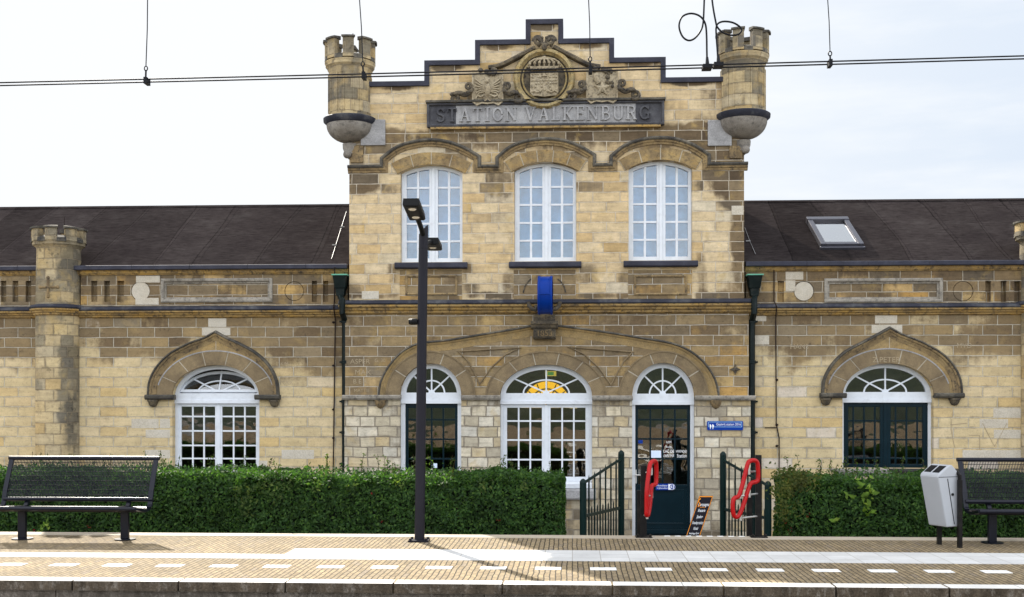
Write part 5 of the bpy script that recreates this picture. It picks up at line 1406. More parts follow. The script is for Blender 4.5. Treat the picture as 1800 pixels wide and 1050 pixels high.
# ------------------------------------------------------------------ clock
ck = thing('station_clock', (X(958.5, -.62), -.62, Z(958, 554, -.62)), 'round double-faced station clock with blue casing seen edge-on above the middle arch', 'clock')
cx_, cz_ = X(958.5, -.62), Z(958, 519.5, -.62); cr = (Z(958, 485.5, -.62) - Z(958, 554, -.62)) / 2; hw = X(971.5, -.62) - cx_
m = MB(); m.lathe((cx_, -.62, cz_), [(cr - .012, -hw), (cr, -hw + .01), (cr, -hw + .035), (cr - .012, -hw + .045), (cr - .012, hw - .045), (cr, hw - .035), (cr, hw - .01), (cr - .012, hw)], 48, axis='x')
m.bar((cx_ - hw + .03, -.62 - cr + .01, cz_ + .0), (cx_ + hw - .03, -.62 - cr + .01, cz_ + .0), .02, .02)
m.build('casing', M['clock_blue'], ck, smooth=40)
for sg in (-1, 1):
    fa = MB().lathe((cx_ + sg * (hw - .004), -.62, cz_), [(0, -.004), (cr - .03, -.004), (cr - .03, .004), (0, .004)], 40, axis='x').build('clock_face', M['sign_white'], ck)
    m = MB(); xx = cx_ + sg * (hw + .002)
    m.bar((xx, -.62, cz_), (xx, -.62 + .12, cz_ + .1), .012, .03, up=(0, 1, -1)); m.bar((xx + sg * .002, -.62, cz_), (xx + sg * .002, -.62 - .06, cz_ + .22), .008, .02, up=(0, 1, 0))
    m.build('clock_hand', M['post_black'], fa)
m = MB(); m.tube([(cx_, -.62 + cr - .02, cz_), (cx_, .02, cz_)], .05, 12); m.lathe((cx_, -.04, cz_), [(.11, 0), (.11, .05)], 16, axis='y')
m.build('bracket', M['clock_blue'], ck, smooth=40)

# ------------------------------------------------------------------ wall sign
ws = thing('wall_sign', (X(1274), -.03, Z(1274, 756)), 'blue wall plate with white lettering "Gastvrij station 2016" beside the right door', 'sign')
def rrect(x0, x1, z0, z1, r, n=5):
    o = []
    for cx, cz, a in ((x1 - r, z1 - r, 0), (x0 + r, z1 - r, PI / 2), (x0 + r, z0 + r, PI), (x1 - r, z0 + r, 1.5 * PI)):
        o += [(cx + r * math.cos(a + PI / 2 * i / n), cz + r * math.sin(a + PI / 2 * i / n)) for i in range(n + 1)]
    return o
sx0, sx1, sz0, sz1 = X(1242.5), X(1305.5), Z(1274, 756.3), Z(1274, 740.3)
ys = -.05
pn = MB().prism(rrect(sx0, sx1, sz0, sz1, .018), ys, -.018).build('panel', M['sign_blue'], ws)
m = MB()
m.sweep(rrect(sx0 + .022, sx1 - .022, sz0 + .055, sz1 - .016, .008, 3), [(-.003, ys - .001), (-.003, ys + .002), (.003, ys + .002), (.003, ys - .001)], closed=True)
m.build('border_line', M['sign_pale_blue'], ws)
m = MB(); text_mb(m, 'Gastvrij station 2016', .061, lambda x, y, z: (lerp(sx0, sx1, .595) + x, ys - .0015, sz0 + .098 + y), .0, sx=.80)
m.build('lettering', M['sign_white'], ws)
m = MB()
for dx in (.057, .100):
    x = sx0 + dx
    m.prism([(x - .016, sz0 + .085), (x - .010, sz0 + .105), (x - .002, sz0 + .098), (x + .016, sz0 + .075), (x + .004, sz0 + .045), (x, sz0 + .018), (x - .008, sz0 + .018), (x - .010, sz0 + .045)], ys - .0025, ys - .0005)
m.build('emblem', M['sign_white'], ws)

# ------------------------------------------------------------------ benches
def bench(root, c):
    """built about c: x along the bench, seat towards the track"""
    L = .905; cx, cy, _ = c
    q = lambda x, y, z: (cx + x, cy + y, z)
    m = MB()
    for sg in (-1, 1):
        m = MB(); x = sg * .63
        m.bar(q(x, .0, .014), q(x, .0, .405), .095, .055, up=(0, 1, 0)); m.bar(q(x, -.36, .40), q(x, .10, .375), .05, .05)
        m.bar(q(x, .07, .36), q(x, .16, .48), .05, .05)
        lg = m.build('leg', M['bench_blue'], root, bevel=.006)
        MB().lathe(q(x, 0, .004), [(.125, 0), (.125, .010), (.0, .011)], 24).build('base_plate', M['bench_blue'], lg)
    # back: top tube, lower tube, end bars, mesh
    A, Bt = (.10, .475), (.30, .962)          # (y, z) of the lower and the top edge of the back
    m = MB()
    m.tube([q(-L - .035, Bt[0], Bt[1]), q(L + .035, Bt[0], Bt[1])], .026, 12)
    m.tube([q(-L - .0, A[0], A[1]), q(L + .03, A[0], A[1])], .026, 12)
    for sg in (-1, 1):
        p = [q(sg * L, *Bt), q(sg * L, A[0] + .03, A[1] + .10), q(sg * L, A[0], A[1] - .01), q(sg * L, A[0] - .02, .41), q(sg * L, A[0] - .06, .385)]
        for a_, b_ in zip(p[:-1], p[1:]): m.bar(a_, b_, .022, .055, up=(1, 0, 0))
    m.build('back_frame', M['bench_blue'], root, smooth=40)
    m = MB()
    N = 96
    for i in range(N + 1):
        x = -L + .02 + (2 * L - .04) * i / N
        m.bar(q(x, A[0], A[1]), q(x, Bt[0], Bt[1]), .0068, .0068, up=(1, 0, 0))
    for j in range(1, 9):
        t = j / 9; m.bar(q(-L, lerp(A[0], Bt[0], t) - .006, lerp(A[1], Bt[1], t)), q(L, lerp(A[0], Bt[0], t) - .006, lerp(A[1], Bt[1], t)), .007, .007)
    m.build('back_mesh', M['bench_blue'], root)
    m = MB()
    fy, fz = -.37, .405
    m.tube([q(-L, fy, fz), q(L, fy, fz)], .024, 12); m.tube([q(-L, -.05, .355), q(L, -.05, .355)], .02, 10); m.tube([q(-L, .09, .372), q(L, .09, .372)], .02, 10)
    for sg in (-1, 1): 
        for a_, b_ in zip([(fy, fz), (-.2, .372), (-.05, .355), (.09, .372)][:-1], [(fy, fz), (-.2, .372), (-.05, .355), (.09, .372)][1:]): m.bar(q(sg * (L - .012), *a_), q(sg * (L - .012), *b_), .03, .045, up=(1, 0, 0))
    m.build('seat_frame', M['bench_blue'], root, smooth=40)
    m = MB()
    for i in range(N + 1):
        x = -L + .02 + (2 * L - .04) * i / N
        pp = [q(x, fy, fz + .02), q(x, -.2, .385), q(x, -.05, .365), q(x, .09, .385)]
        for a_, b_ in zip(pp[:-1], pp[1:]): m.bar(a_, b_, .0058, .0068, up=(1, 0, 0))
    for y, z in ((-.31, .402), (-.25, .392), (-.19, .378), (-.13, .37), (-.07, .361), (-.01, .364), (.04, .372)): m.bar(q(-L, y, z), q(L, y, z), .006, .006)
    m.build('seat_mesh', M['bench_blue'], root)
l0, l1 = G(37, 948), G(222, 949)
bc = Vector(((l0.x + l1.x) / 2, (l0.y + l1.y) / 2, 0))
b1 = thing('platform_bench', bc, 'dark blue wire-mesh platform bench in the sun before the left hedge', 'bench', 'wire mesh benches on the platform')
bench(b1, bc)
b2 = copy_tree(b1)
lr = G(1744, 955)
b2.location = (lr.x + .63, lr.y, 0)
b2['label'] = 'dark blue wire-mesh platform bench in the shade next to the grey litter bin'

# ------------------------------------------------------------------ litter bin
bp = G(1687, 963); bq = G(1657, 951)
lb = thing('litter_bin', bp, 'pale grey tilted litter bin with two square openings on its slanted lid', 'litter bin')
m = MB()
W_, H_ = .29, .70
def bl(x, y, z):            # bin axes: x across the mouth, y from mouth to post
    a = R(-64); x -= W_ / 2 + .03; y -= .30
    return Vector((bp.x + math.cos(a) * x - math.sin(a) * y, bp.y + math.sin(a) * x + math.cos(a) * y, z + .235))
prof = [(.14, 0), (.31, .0), (.33, .02), (.33, .60), (.22, .705), (.18, .705), (.02, .60), (.012, .57)]
N = len(prof)
def slab(m, prof, xa, xb, mi=0):
    vs = [bl(xa, *p) for p in prof] + [bl(xb, *p) for p in prof]; N = len(prof)
    m.add(vs, [(i, (i + 1) % N, (i + 1) % N + N, i + N) for i in range(N)] + [tuple(range(N))[::-1], tuple(range(N, 2 * N))], mi)
slab(m, prof, -W_ / 2, W_ / 2)
bd = m.build('body', M['bin_grey'], lb, bevel=.014, bseg=3)
m = MB()
fn = Vector((0, -(.705 - .60), .16)).normalized()
def lid(x, t, h): 
    y, z = lerp(.02, .18, t) + fn.y * h, lerp(.60, .705, t) + fn.z * h
    return bl(x, y, z)
for xa, xb in ((-.118, -.014), (.014, .118)):
    m.hexa([lid(xa, .18, -.01), lid(xb, .18, -.01), lid(xb, .86, -.01), lid(xa, .86, -.01), lid(xa, .18, .0035), lid(xb, .18, .0035), lid(xb, .86, .0035), lid(xa, .86, .0035)])
m.build('opening', M['bin_dark'], lb)
m = MB()
e = W_ / 2
m.hexa([bl(e, .145, .55), bl(e, .155, .55), bl(e, .255, .03), bl(e, .245, .03), bl(e + .002, .145, .55), bl(e + .002, .155, .55), bl(e + .002, .255, .03), bl(e + .002, .245, .03)])
m.hexa([bl(e, .02, .567), bl(e, .33, .567), bl(e, .33, .573), bl(e, .02, .573), bl(e + .002, .02, .567), bl(e + .002, .33, .567), bl(e + .002, .33, .573), bl(e + .002, .02, .573)])
m.build('door_joint', M['bin_dark'], lb)
m = MB(); kc = bl(e, .22, .37); m.tube([kc, kc + (bl(e + .012, .22, .37) - kc)], .016, 12); m.build('lock', M['post_black'], lb)
m = MB()
for xo, p in ((W_ / 2 + .03, bp), (-W_ / 2 - .0, None)):
    b_ = bl(xo, .30, 0); x, y = b_.x, b_.y
    h_ = .80 if p is not None else .26
    m = MB(); m.box(x - .022, x + .022, y - .03, y + .03, .0, h_ - .03)
    if p is not None:
        t_ = bl(0, .30, 0); m.tube([(x, y, h_ - .04), (x, y, h_ + .02), (lerp(x, t_.x, .2), lerp(y, t_.y, .2), h_ + .05), (lerp(x, t_.x, .6), lerp(y, t_.y, .6), h_ + .05)], .022, 8)
        m.bar((x, y, .5), bl(.0, .345, .27), .03, .05)
    m.build('post', M['post_black'], lb)

# ------------------------------------------------------------------ gates at the steps
def gate(tall, short, label, extra=None):
    """(u, top v, distance plane) of the tall far post and the short near post"""
    ut, vt, yt = tall; us, vs_, ysn = short
    pt, ps = Vector(P(ut, vt, yt)), Vector(P(us, vs_, ysn))
    gt = thing('iron_gate', (ps.x, ps.y, GZ), label, 'gate', 'green iron gates beside the platform steps')
    for p, r in ((pt, .045), (ps, .045)):
        m = MB(); m.tube([(p.x, p.y, GZ), (p.x, p.y, p.z - .05)], r, 14); m.lathe((p.x, p.y, p.z - .05), [(r, 0), (r * .95, .02), (r * .5, .045), (0, .055)], 14)
        m.build('post', M['fence_green'], gt, smooth=45)
    m = MB()
    a, b = Vector((ps.x, ps.y, 0)), Vector((pt.x, pt.y, 0))
    zt0, zt1 = ps.z - .06, pt.z - .12
    zm, zb_ = lerp(GZ, ps.z, .62), lerp(GZ, ps.z, .10)
    h = lambda t, z: Vector((lerp(a.x, b.x, t), lerp(a.y, b.y, t), z))
    crv = [h(t, lerp(zt0, zt1, t ** 1.0)) for t in (0, .25, .5, .75, 1)]
    m.tube(crv, .02, 8); m.bar(h(0, zm), h(1, zm), .025, .04); m.bar(h(0, zb_), h(1, zb_), .025, .04)
    m.build('rail', M['fence_green'], gt)
    m = MB(); nb = 7
    for i in range(1, nb):
        t = i / nb; z1 = lerp(zt0, zt1, t) + .02
        m.tube([h(t, zb_ - .12), h(t, z1)], .0125, 6); m.lathe(h(t, z1), [(.010, 0), (0, .05)], 6)
        t2 = t - .5 / nb; m.tube([h(t2, zb_), h(t2, zm + .09)], .010, 6); m.lathe(h(t2, zm + .09), [(.008, 0), (0, .03)], 6)
    m.build('bar', M['fence_green'], gt)
    return gt
gate((1092, 792, -3.3), (1025, 842, -4.55), 'dark green iron gate with sloping top rail left of the right-hand door')
gate((1271, 794, -3.3), (1350, 846, -4.55), 'dark green iron gate with sloping top rail right of the menu board')

# ------------------------------------------------------------------ red tube barriers
def barrier(ub, vb, vtop, us, vst, loop, ang, label, brk, r=.027):
    base = G(ub, vb); s = S(ub, base.y)
    rb = thing('red_tube_barrier', base, label, 'barrier', 'red tube barriers at the top of the steps')
    m = MB(); zt_ = P(ub, vtop, base.y)[2]
    m.box(base.x - .036, base.x + .036, base.y - .03, base.y + .03, .008, zt_)
    m.box(base.x - .10, base.x + .10, base.y - .10, base.y + .10, .004, .018)
    for a in (-.075, .075): m.lathe((base.x + a, base.y - .07, .018), [(.016, 0), (.016, .03), (0, .032)], 6)
    m.build('post', M['post_black'], rb, bevel=.004)
    q = P(us, vb - 4, base.y + .35); zt2 = P(us, vst, base.y + .35)[2]
    MB().box(q[0] - .032, q[0] + .032, base.y + .32, base.y + .38, -.3, zt2).build('short_post', M['post_black'], rb, bevel=.004)
    e = (math.cos(R(ang)), math.sin(R(ang)))
    p0 = (base.x + .10, base.y - .05, 0)
    pts = [on_plane(u, v, p0, e) for u, v in loop]
    sm = catmull([tuple(p) for p in pts + pts[:1]], 5)[:-1]
    MB().tube(sm, r, 12, closed=True).build('red_loop', M['red_tube'], rb, smooth=60)
    for u, v, u2 in brk:
        p = on_plane(u, v, p0, e); zz = p.z
        m = MB(); q = Vector((base.x, base.y, zz)) if u2 is None else on_plane(u2, v, p0, e)
        q.z = zz
        m.tube([q, Vector((p.x, p.y, zz)) + (q - p) * .12], .012, 8); m.tube([Vector((p.x, p.y, zz - .03)) , Vector((p.x, p.y, zz + .055))], .016, 8)
        m.build('bracket', M['steel'], rb)
L1 = [(1146, 812), (1151, 811), (1153.5, 818), (1153.5, 846), (1151, 852), (1146, 854), (1144.5, 862), (1142.5, 885), (1139.5, 904), (1136.5, 905), (1136.5, 892), (1137, 862), (1140, 834), (1143, 816)]
barrier(1131.5, 945, 818, 1124, 862, L1, 62, 'narrow red bent-tube barrier on a dark post before the green door', [(1145, 831, None), (1146, 871, 1136), (1137.5, 908, None)])
L2 = [(1316, 812), (1322, 809.5), (1329, 811), (1332, 819), (1332.5, 842), (1328, 847.5), (1320, 850), (1314, 864), (1306, 890), (1299, 906), (1293, 909), (1289, 903), (1288, 888), (1290, 877), (1297, 873.5), (1301, 866), (1307, 845), (1313, 820)]
barrier(1333, 945, 800, 1317, 872, L2, 30, 'wide red bent-tube barrier on a dark post before the right gate', [(1316, 830, None), (1317, 870, None), (1301.5, 872, 1308), (1302, 911, None)])

# ------------------------------------------------------------------ menu board
ym = -4.45
b0_, b1_, t0_, t1_ = Vector(P(1196, 972, ym)), Vector(P(1221, 972, ym)), Vector(P(1230.5, 869.5, ym + .25)), Vector(P(1253, 873.5, ym + .25))
mb = thing('menu_board', (b0_ + b1_) / 2, 'leaning narrow dark menu board with orange edge and white lettering below the platform edge', 'sign board')
ex = (b1_ - b0_).normalized(); ey = ((t0_ + t1_) / 2 - (b0_ + b1_) / 2).normalized(); en = ex.cross(ey).normalized()
wb = (b1_ - b0_).length; hb = ((t0_ + t1_) / 2 - (b0_ + b1_) / 2).length
def mq(a, b, c): return b0_ + ex * (a * wb) + ey * (b * hb) + en * c
m = MB()
def mbox(a0, a1, b0, b1, c0, c1, mi=0): m.hexa([mq(a0, b0, c0), mq(a1, b0, c0), mq(a1, b1, c0), mq(a0, b1, c0), mq(a0, b0, c1), mq(a1, b0, c1), mq(a1, b1, c1), mq(a0, b1, c1)], mi)
mbox(0, 1, 0, 1, -.03, 0)
m.build('panel', M['sign_navy'], mb, bevel=.008)
m = MB(); bo = .035
mbox(.02, .06, .01, .99, .0, .004); mbox(.94, .98, .01, .99, .0, .004); mbox(.06, .94, .974, .99, .0, .004)
m.build('border_line', M['sign_orange'], mb)
m = MB()
for w, t, s_, mi, sx in (('Campagna', .840, .070, 0, .50), ('tearoom', .795, .032, 1, .7), ('Brasserie', .735, .062, 0, .42), ('IJssalon', .625, .062, 0, .42), ('Streekproduct', .520, .062, 0, .40), ('Kiosk', .42, .062, 0, .42), ('Boodschappen Service', .335, .04, 0, .36), ('Rijwielverhuur', .285, .04, 0, .42), ('Welkom', .19, .085, 0, .45)):
    m = MB(); text_mb(m, w, s_, lambda x, y, z, t=t: mq(.52, t, .0035) + ex * x + ey * y, .0, sx=sx); m.build('lettering', M['sign_orange' if mi else 'sign_white'], mb)
m = MB(); m.tube([mq(.16 + .1 * math.sin(i * .7), .80 + .016 * i, .008) for i in range(10)], .007, 6); m.build('emblem', M['sign_orange'], mb)

# ------------------------------------------------------------------ tables behind the right hedge
def table(u0, u1, v, Y, mat, label, dep=.5):
    x0, x1, z1 = X(u0, Y), X(u1, Y), Z((u0 + u1) / 2, v, Y)
    t = thing('terrace_table', ((x0 + x1) / 2, Y + dep / 2, GZ), label, 'table')
    m = MB(); n_ = 5
    for i in range(n_): m.box(x0, x1, Y + dep * i / n_ + .004, Y + dep * (i + 1) / n_ - .004, z1 - .04, z1)
    m.box(x0 + .04, x1 - .04, Y + .03, Y + dep - .03, z1 - .085, z1 - .042)
    m.build('tabletop', mat, t)
    for a in (x0 + .08, x1 - .08):
        for b in (Y + .06, Y + dep - .06): MB().box(a - .03, a + .03, b - .03, b + .03, GZ, z1 - .086).build('leg', mat, t)
table(1472, 1566, 828.5, -2.3, M['table_wood'], 'weathered grey plank table just showing over the right hedge', .5)
table(1584, 1722, 829, -2.0, M['table_dark'], 'dark flat table showing over the right hedge beside the litter bin', .7)

# ------------------------------------------------------------------ hedges
def hedge(x0, x1, y0, y1, z1, label, dens=1.0, olive=0.0, sprigs=10, seed=1, young=0.0):
    rg = np.random.default_rng(seed)
    root = thing('hedge', ((x0 + x1) / 2, (y0 + y1) / 2, GZ), label, 'hedge', 'clipped hedges along the platform')
    base = np.array(root.location)
    Lx, Ly, Lz = x1 - x0, y1 - y0, z1 - GZ
    faces = [(Lx * Lz, 'f'), (Lx * Ly, 't'), (Ly * Lz, 'l'), (Ly * Lz, 'r'), (Lx * Lz * .35, 'b')]
    def lumps(a, b, k): return .5 * np.sin(a * 3.1 + k) * np.sin(b * 3.7 + 2 * k) + .3 * np.sin(a * 7.3 + 1.3 * k) * np.sin(b * 6.1 + k) + .3 * np.sin(a * 15 + k) * np.sin(b * 13 + k)
    C, Nn = [], []
    for area, f in faces:
        n = int(area * 4600 * dens); a = rg.random(n); b = rg.random(n); dpt = rg.exponential(.035, n) - .015
        dpt = np.minimum(dpt, .16)
        if f in 'fb':
            x = x0 + Lx * a; z = GZ + Lz * b; lm = lumps(x, z, 1.0) * .06 + .03 * np.sin(x * 1.3 + seed)
            rnd = .17 * np.clip((b - .80) / .20, 0, 1) ** 2
            sg = -1 if f == 'f' else 1
            y = (y0 if f == 'f' else y1) - sg * (dpt + rnd - lm)
            nn = np.tile([0, sg, .25], (n, 1))
        elif f == 't':
            x = x0 + Lx * a; y = y0 + Ly * b; lm = lumps(x, y * 2, 2.0) * .030 + .03 * np.sin(x * 1.7 + seed) + .028 * np.sin(x * 4.3) + .02 * np.sin(x * 11) + .012 * np.sin(x * 23)
            z = z1 - dpt + lm - .08 * (np.abs(b - .5) * 2) ** 4; nn = np.tile([0, -.1, 1.0], (n, 1))
        else:
            sg = -1 if f == 'l' else 1
            y = y0 + Ly * a; z = GZ + Lz * b; x = (x0 if f == 'l' else x1) - sg * (dpt - lumps(y, z, 3.0) * .03); nn = np.tile([sg, 0, .25], (n, 1))
        C.append(np.stack([x, y, z], 1)); Nn.append(nn)
    # loose shoots standing over the clipped top
    ns = int(Lx * 520 * dens)
    sx_ = x0 + Lx * rg.random(ns); sy_ = y0 + Ly * rg.random(ns); sz_ = z1 + np.abs(rg.normal(0, .045, ns)) + .02 * np.sin(sx_ * 5)
    C.append(np.stack([sx_, sy_, sz_], 1)); Nn.append(np.tile([0, -.3, .5], (ns, 1)))
    C = np.concatenate(C); Nn = np.concatenate(Nn)
    def leaves(C, Nn, size, name, mats, parent, core=None, wob=.75):
        n = len(C)
        nn = Nn / np.linalg.norm(Nn, axis=1)[:, None] + rg.normal(0, wob, (n, 3)); nn /= np.linalg.norm(nn, axis=1)[:, None]
        t = rg.normal(0, 1, (n, 3)); t -= nn * (t * nn).sum(1)[:, None]; t /= np.linalg.norm(t, axis=1)[:, None]; bt = np.cross(nn, t)
        sz = size * rg.uniform(.65, 1.35, n)[:, None]
        V = np.stack([C - t * sz, C + bt * sz * .5 + nn * sz * .14, C + t * sz * 1.05, C - bt * sz * .5 + nn * sz * .14], 1).reshape(-1, 3) - base
        nv, nf = 4 * n, n
        vv = V; loops = np.arange(nv); starts = np.arange(n) * 4
        cv, cf = (core if core else ([], []))
        me = bpy.data.meshes.new(name)
        me.vertices.add(nv + len(cv)); me.loops.add(nv + 4 * len(cf)); me.polygons.add(nf + len(cf))
        co = np.concatenate([vv, (np.array(cv) - base) if len(cv) else np.zeros((0, 3))]).astype(np.float32)
        me.vertices.foreach_set('co', co.ravel())
        lv = np.concatenate([loops, np.array([i + nv for f in cf for i in f], dtype=int)]).astype(np.int32)
        me.loops.foreach_set('vertex_index', lv)
        me.polygons.foreach_set('loop_start', (np.arange(nf + len(cf)) * 4).astype(np.int32))
        me.polygons.foreach_set('material_index', np.concatenate([np.zeros(nf), np.ones(len(cf))]).astype(np.int32))
        for m_ in mats: me.materials.append(m_)
        me.update(calc_edges=True); me.validate()
        o = bpy.data.objects.new(name, me); COL.objects.link(o); o.parent = parent; ROOT[o] = Vector(base)
        o['kind'] = 'stuff'
        return o
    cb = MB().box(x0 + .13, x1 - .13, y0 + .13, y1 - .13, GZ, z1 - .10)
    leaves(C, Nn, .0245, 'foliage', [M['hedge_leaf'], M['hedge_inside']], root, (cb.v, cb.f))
    m = MB()
    SC, SN = [], []
    for i in range(sprigs):
        x, y = rg.uniform(x0 + .1, x1 - .1), rg.uniform(y0 + .1, y1 - .1); h = rg.uniform(.08, .30)
        dx, dy = rg.normal(0, .05), rg.normal(0, .04)
        m.tube([(x, y, z1 - .1), (x + dx * .5, y + dy * .5, z1 + h * .5), (x + dx, y + dy, z1 + h)], .003, 4)
        for j in range(int(10 + h * 60)):
            t = rg.uniform(.1, 1.05); SC.append((x + dx * t + rg.normal(0, .018), y + dy * t + rg.normal(0, .018), z1 - .02 + h * t)); SN.append((rg.normal(), rg.normal(), .8))
    if sprigs:
        m.build('twig', M['twig'], root)['kind'] = 'stuff'
        leaves(np.array(SC), np.array(SN), .017, 'shoot', [M['shoot_leaf']], root)
    return root, leaves, rg
hy = yF + .04
def hx_(u, y): return X(u, y)
YA, YB = hy + 1.0, hy + .86
hA, lv, rg_ = hedge(hx_(-260, YA), hx_(440, YA) , YA, YA + .95, Z(300, 829, YA + .5), 'clipped green hedge behind the left bench, set slightly back', sprigs=26, seed=2)
hB, lvB, rgB = hedge(hx_(419, YB), hx_(989, YB), YB, YB + 1.0, Z(700, 835, YB + .5), 'long clipped green hedge behind the lamp post, up to the left gate', sprigs=34, seed=3)
hC, lvC, rgC = hedge(hx_(1366, YB + .75), hx_(1622, YB), YB, YB + .95, Z(1480, 840, YB + .5), 'clipped hedge right of the gate with yellow-green vine leaves', sprigs=26, seed=4)
hD, lvD, rgD = hedge(hx_(1618, YA), hx_(2050, YA), YA, YA + .9, Z(1750, 839, YA + .5), 'dark clipped hedge behind the litter bin and the right bench', sprigs=14, seed=5)
# vine leaves, lighter clumps and red berries on the hedges
def clump(root, lv, rg, spots, size, name, mat, n, y, spread=.08):
    C = []
    for u, v in spots:
        p = P(u, v, y)
        for i in range(n): C.append((p[0] + rg.normal(0, spread), y - abs(rg.normal(0, .02)), p[2] + rg.normal(0, spread)))
    lv(np.array(C), np.tile([0, -1, .4], (len(C), 1)), size, name, [M[mat]], root, None, .45)
clump(hC, lvC, rgC, [(1521, 852), (1527, 862), (1519, 872), (1527, 880), (1520, 895), (1528, 900), (1494, 872), (1470, 916), (1512, 850), (1535, 862)], .045, 'vine', 'young_leaf', 4, YB - .03, .035)
clump(hC, lvC, rgC, [(1385, 846), (1400, 852), (1410, 843), (1372, 860), (1388, 862), (1420, 848), (1386, 890), (1382, 902), (1375, 835), (1395, 838)], .026, 'olive_clump', 'olive_leaf', 70, YB - .01, .075)
clump(hB, lvB, rgB, [(424, 858), (440, 868), (470, 856), (455, 850), (500, 854), (436, 884), (482, 870), (428, 900), (560, 850), (620, 852), (700, 851), (850, 854), (920, 852)], .024, 'light_clump', 'shoot_leaf', 26, YB - .02, .06)
clump(hA, lv, rg_, [(78, 925), (84, 918), (74, 932)], .026, 'light_clump', 'young_leaf', 8, YA - .02, .03)
for root, sp, y in ((hB, [(670, 917), (803, 895), (802, 903), (806, 910), (876, 915), (879, 914), (652, 868)], YB), (hC, [(1418, 908), (1424, 904), (1381, 919), (1386, 936), (1390, 934)], YB), (hA, [(155, 926), (310, 935), (348, 908), (60, 932)], YA)):
    m = MB()
    for u, v in sp:
        p = P(u, v, y - .03)
        for i in range(3): m.ball((p[0] + random.gauss(0, .012), p[1] + random.gauss(0, .008) + .015, p[2] + random.gauss(0, .012)), .0075, (1, 1, 1), 5)
    m.build('berry', M['berry'], root)['kind'] = 'stuff'

# ------------------------------------------------------------------ overhead line
YC = -11.0
def wire(name, pts, r, label, cat, group=None):
    o = MB().tube(pts, r, 8).build(name, M['wire_black'], loc=pts[0], smooth=60)
    return tag(o, label, cat, group)
def cz(u): return 145.5 - 47.0 * (u / 1800) + 1.5 * math.sin(u / 1800 * PI)
a_ = [P(u, cz(u), YC) for u in (-700, -300, 0, 260, 450, 635, 840, 1040, 1240, 1460, 1800, 2100, 2500)]
b_ = [P(u, cz(u) + 5.2, YC + .06) for u in (-700, -300, 0, 260, 450, 635, 840, 1040, 1240, 1460, 1800, 2100, 2500)]
wire('contact_wire', a_, .0058, 'upper of the two black contact wires crossing in front of the station', 'wire', 'paired contact wires')
wire('contact_wire', b_, .0058, 'lower of the two black contact wires crossing in front of the station', 'wire', 'paired contact wires')
for u0, u1, side, txt in ((259.5, 256, -1, 'thin hanger wire over the left wing roof holding the contact wires'), (631, 639, 1, 'thin hanger wire beside the left turret holding the contact wires'), (1034, 1038, 1, 'thin hanger wire before the stepped gable right of the big crest'), (1454, 1460, 1, 'thin hanger wire right of the right turret holding the contact wires')):
    p1 = Vector(P(u1, cz(u1) + 2, YC)); p0 = Vector(P(u0, -14, YC)); p00 = p0 + (p0 - p1) * 1.2
    d = thing('hanger_wire', p1, txt, 'wire', 'hanger wires of the overhead line')
    pm = p1 + (p0 - p1) * .16
    MB().tube([p00, p0, lerp(p0, pm, .5) + Vector((.004, 0, 0)), pm], .0040, 6).build('wire', M['wire_black'], d)
    m = MB(); m.tube([pm + Vector((.013 * math.sin(t), 0, -.018 + .018 * math.cos(t))) for t in [2 * PI * i / 10 for i in range(10)]], .0045, 6, closed=True)
    m.tube([pm + Vector((0, 0, -.03)), p1], .007, 6)
    m.box(p1.x - .013, p1.x + .013, YC - .015, YC + .07, p1.z - .026, p1.z + .024)
    m.build('clamp', M['wire_black'], d)
def feeder(pts, foot, w, label):
    p = [Vector(P(u, v, YC + .02 + .001 * i)) for i, (u, v) in enumerate(pts)]
    d = thing('feeder_cable', Vector(P(*foot, YC)), label, 'cable', 'looped feeder cables of the overhead line')
    MB().tube(catmull([tuple(q) for q in p], 5), .0072, 8).build('cable', M['wire_black'], d, smooth=60)
    f = Vector(P(*foot, YC)); m = MB()
    m.box(f.x - w, f.x + w, YC - .025, YC + .085, f.z - .014, f.z + .014); m.tube([f, f + Vector((0, .02, .075))], .013, 8, rs=[.018, .010])
    m.build('clamp', M['wire_black'], d)
feeder([(1239, -60), (1238.5, -20), (1237.5, 12), (1236, 40), (1232, 54), (1222, 67), (1211, 71.5), (1201, 66), (1195, 54), (1194, 42), (1199, 30), (1210, 24.5), (1222, 25), (1233, 31), (1240, 43), (1242, 62), (1242.5, 90), (1243, 112)], (1243.5, 117), .036, 'feeder cable with a round loop above the stepped gable')
feeder([(1247, -60), (1250, -20), (1253, 10), (1258, 38), (1261, 48), (1270, 57), (1284, 62), (1297, 61), (1303.5, 54), (1300, 47), (1288, 40), (1273, 38), (1263, 41), (1259, 48), (1259, 62), (1261, 90), (1262, 110)], (1263, 113.5), .036, 'feeder cable with a flattened loop at the right turret')

# ------------------------------------------------------------------ sky, sun, camera
SUN_EL, SX_, SY_ = R(35.7), -.447, .894
sun = bpy.data.lights.new('sun', 'SUN'); sun.energy = SUN_E; sun.angle = R(.53); sun.color = (1.0, .93, .82)
so = bpy.data.objects.new('sun', sun); COL.objects.link(so)
d = Vector((SX_ * math.cos(SUN_EL), SY_ * math.cos(SUN_EL), math.sin(SUN_EL)))
so.rotation_euler = d.to_track_quat('Z', 'Y').to_euler()
w = bpy.data.worlds.new('World'); scene.world = w; w.use_nodes = True
nt = w.node_tree; nt.nodes.clear()
out = nt.nodes.new('ShaderNodeOutputWorld'); bg = nt.nodes.new('ShaderNodeBackground'); bg.inputs[1].default_value = SKY_S
sk_ = nt.nodes.new('ShaderNodeTexSky'); sk_.sky_type = 'NISHITA'; sk_.sun_disc = False; sk_.sun_elevation = SUN_EL
sk_.sun_rotation = math.atan2(SX_, SY_); sk_.air_density = 1.0; sk_.dust_density = 1.6; sk_.ozone_density = 1.0; sk_.altitude = 60
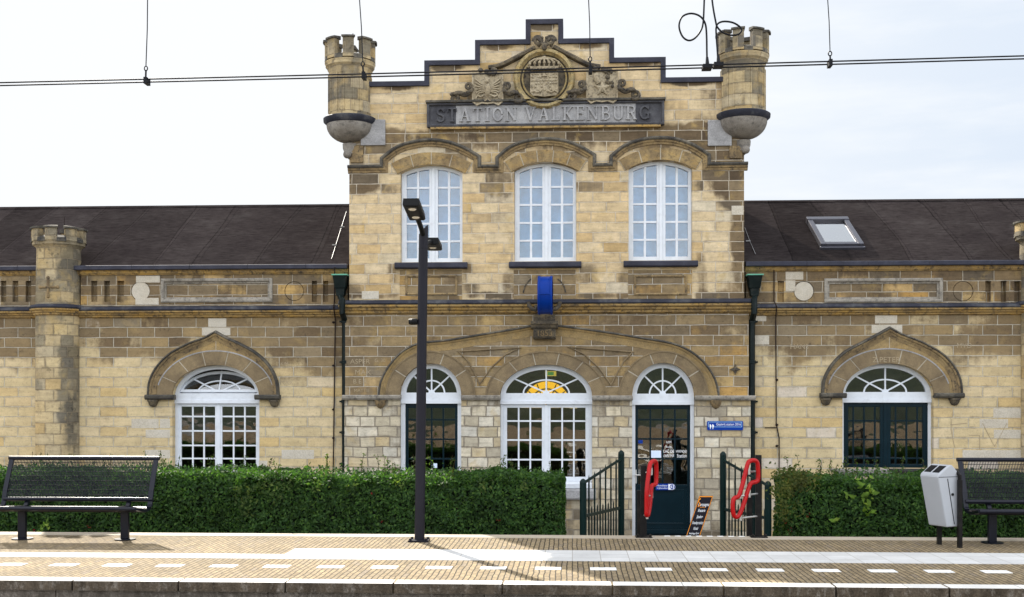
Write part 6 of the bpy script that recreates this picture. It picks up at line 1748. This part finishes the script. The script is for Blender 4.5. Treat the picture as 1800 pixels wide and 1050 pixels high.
def wn(t, **kw):
    n = nt.nodes.new(t)
    for k_, v_ in kw.items(): setattr(n, k_, v_)
    return n
L = nt.links.new
tc = wn('ShaderNodeTexCoord'); sp_ = wn('ShaderNodeSeparateXYZ'); L(tc.outputs['Generated'], sp_.inputs[0])
def cloud(sc, loc, scale, p0, p1, v0, v1):
    mp = wn('ShaderNodeMapping'); mp.inputs['Scale'].default_value = sc; mp.inputs['Location'].default_value = loc
    nz = wn('ShaderNodeTexNoise'); nz.inputs['Scale'].default_value = scale; nz.inputs['Detail'].default_value = 7; nz.inputs['Roughness'].default_value = .55
    rp = wn('ShaderNodeMapRange', interpolation_type='SMOOTHSTEP')
    for q_, v_ in zip((1, 2, 3, 4), (p0, p1, v0, v1)): rp.inputs[q_].default_value = v_
    L(tc.outputs['Generated'], mp.inputs[0]); L(mp.outputs[0], nz.inputs['Vector']); L(nz.outputs['Fac'], rp.inputs[0])
    return rp.outputs[0]
def mixc(f, a_, b_):
    mx = wn('ShaderNodeMix', data_type='RGBA')
    for s_, v_ in ((mx.inputs[0], f), (mx.inputs[6], a_), (mx.inputs[7], b_)):
        if hasattr(v_, 'is_output'): L(v_, s_)
        else: s_.default_value = v_
    return mx.outputs[2]
# unseen bright cloud added opposite the sun to fill the shaded facade, thin milky haze on the sun's side
front = mixc(cloud((1.2, 1.2, 3.2), (.3, .1, .2), 1.7, .28, .62, FILL_CLOUD0, FILL_CLOUD1), sk_.outputs[0], FILL_CLOUDC)
xr_ = wn('ShaderNodeMapRange', interpolation_type='SMOOTHSTEP'); L(sp_.outputs[0], xr_.inputs[0])
for q_, v_ in zip((1, 2, 3, 4), (-.12, .42, .0, .85)): xr_.inputs[q_].default_value = v_
milk = mixc(xr_.outputs[0], HAZE0, HAZE1)
thin = mixc(cloud((1.0, 1.0, 5.0), (.7, .2, .0), 3.4, .42, .66, .0, .75), milk, HAZE0)
yr_ = wn('ShaderNodeMapRange', interpolation_type='SMOOTHSTEP'); L(sp_.outputs[1], yr_.inputs[0])
for q_, v_ in zip((1, 2, 3, 4), (.35, -.15, .0, 1.0)): yr_.inputs[q_].default_value = v_
L(mixc(yr_.outputs[0], thin, front), bg.inputs[0]); L(bg.outputs[0], out.inputs[0])

cam = bpy.data.cameras.new('camera'); co = bpy.data.objects.new('camera', cam); COL.objects.link(co)
co.location = CAM; co.rotation_euler = (PI / 2, 0, YAW)
cam.sensor_width = 36; cam.sensor_fit = 'HORIZONTAL'; cam.lens = 36 * F / 1800; cam.shift_y = 175 / 1800; cam.clip_end = 1000; cam.clip_start = .05
scene.camera = co
vs_ = scene.view_settings; vs_.view_transform = 'Standard'; vs_.look = 'None'; vs_.exposure = EXPO; vs_.gamma = 1; vs_.use_curve_mapping = False
scene.cycles.use_denoising = True
scene.cycles.max_bounces = 8; scene.cycles.transparent_max_bounces = 12
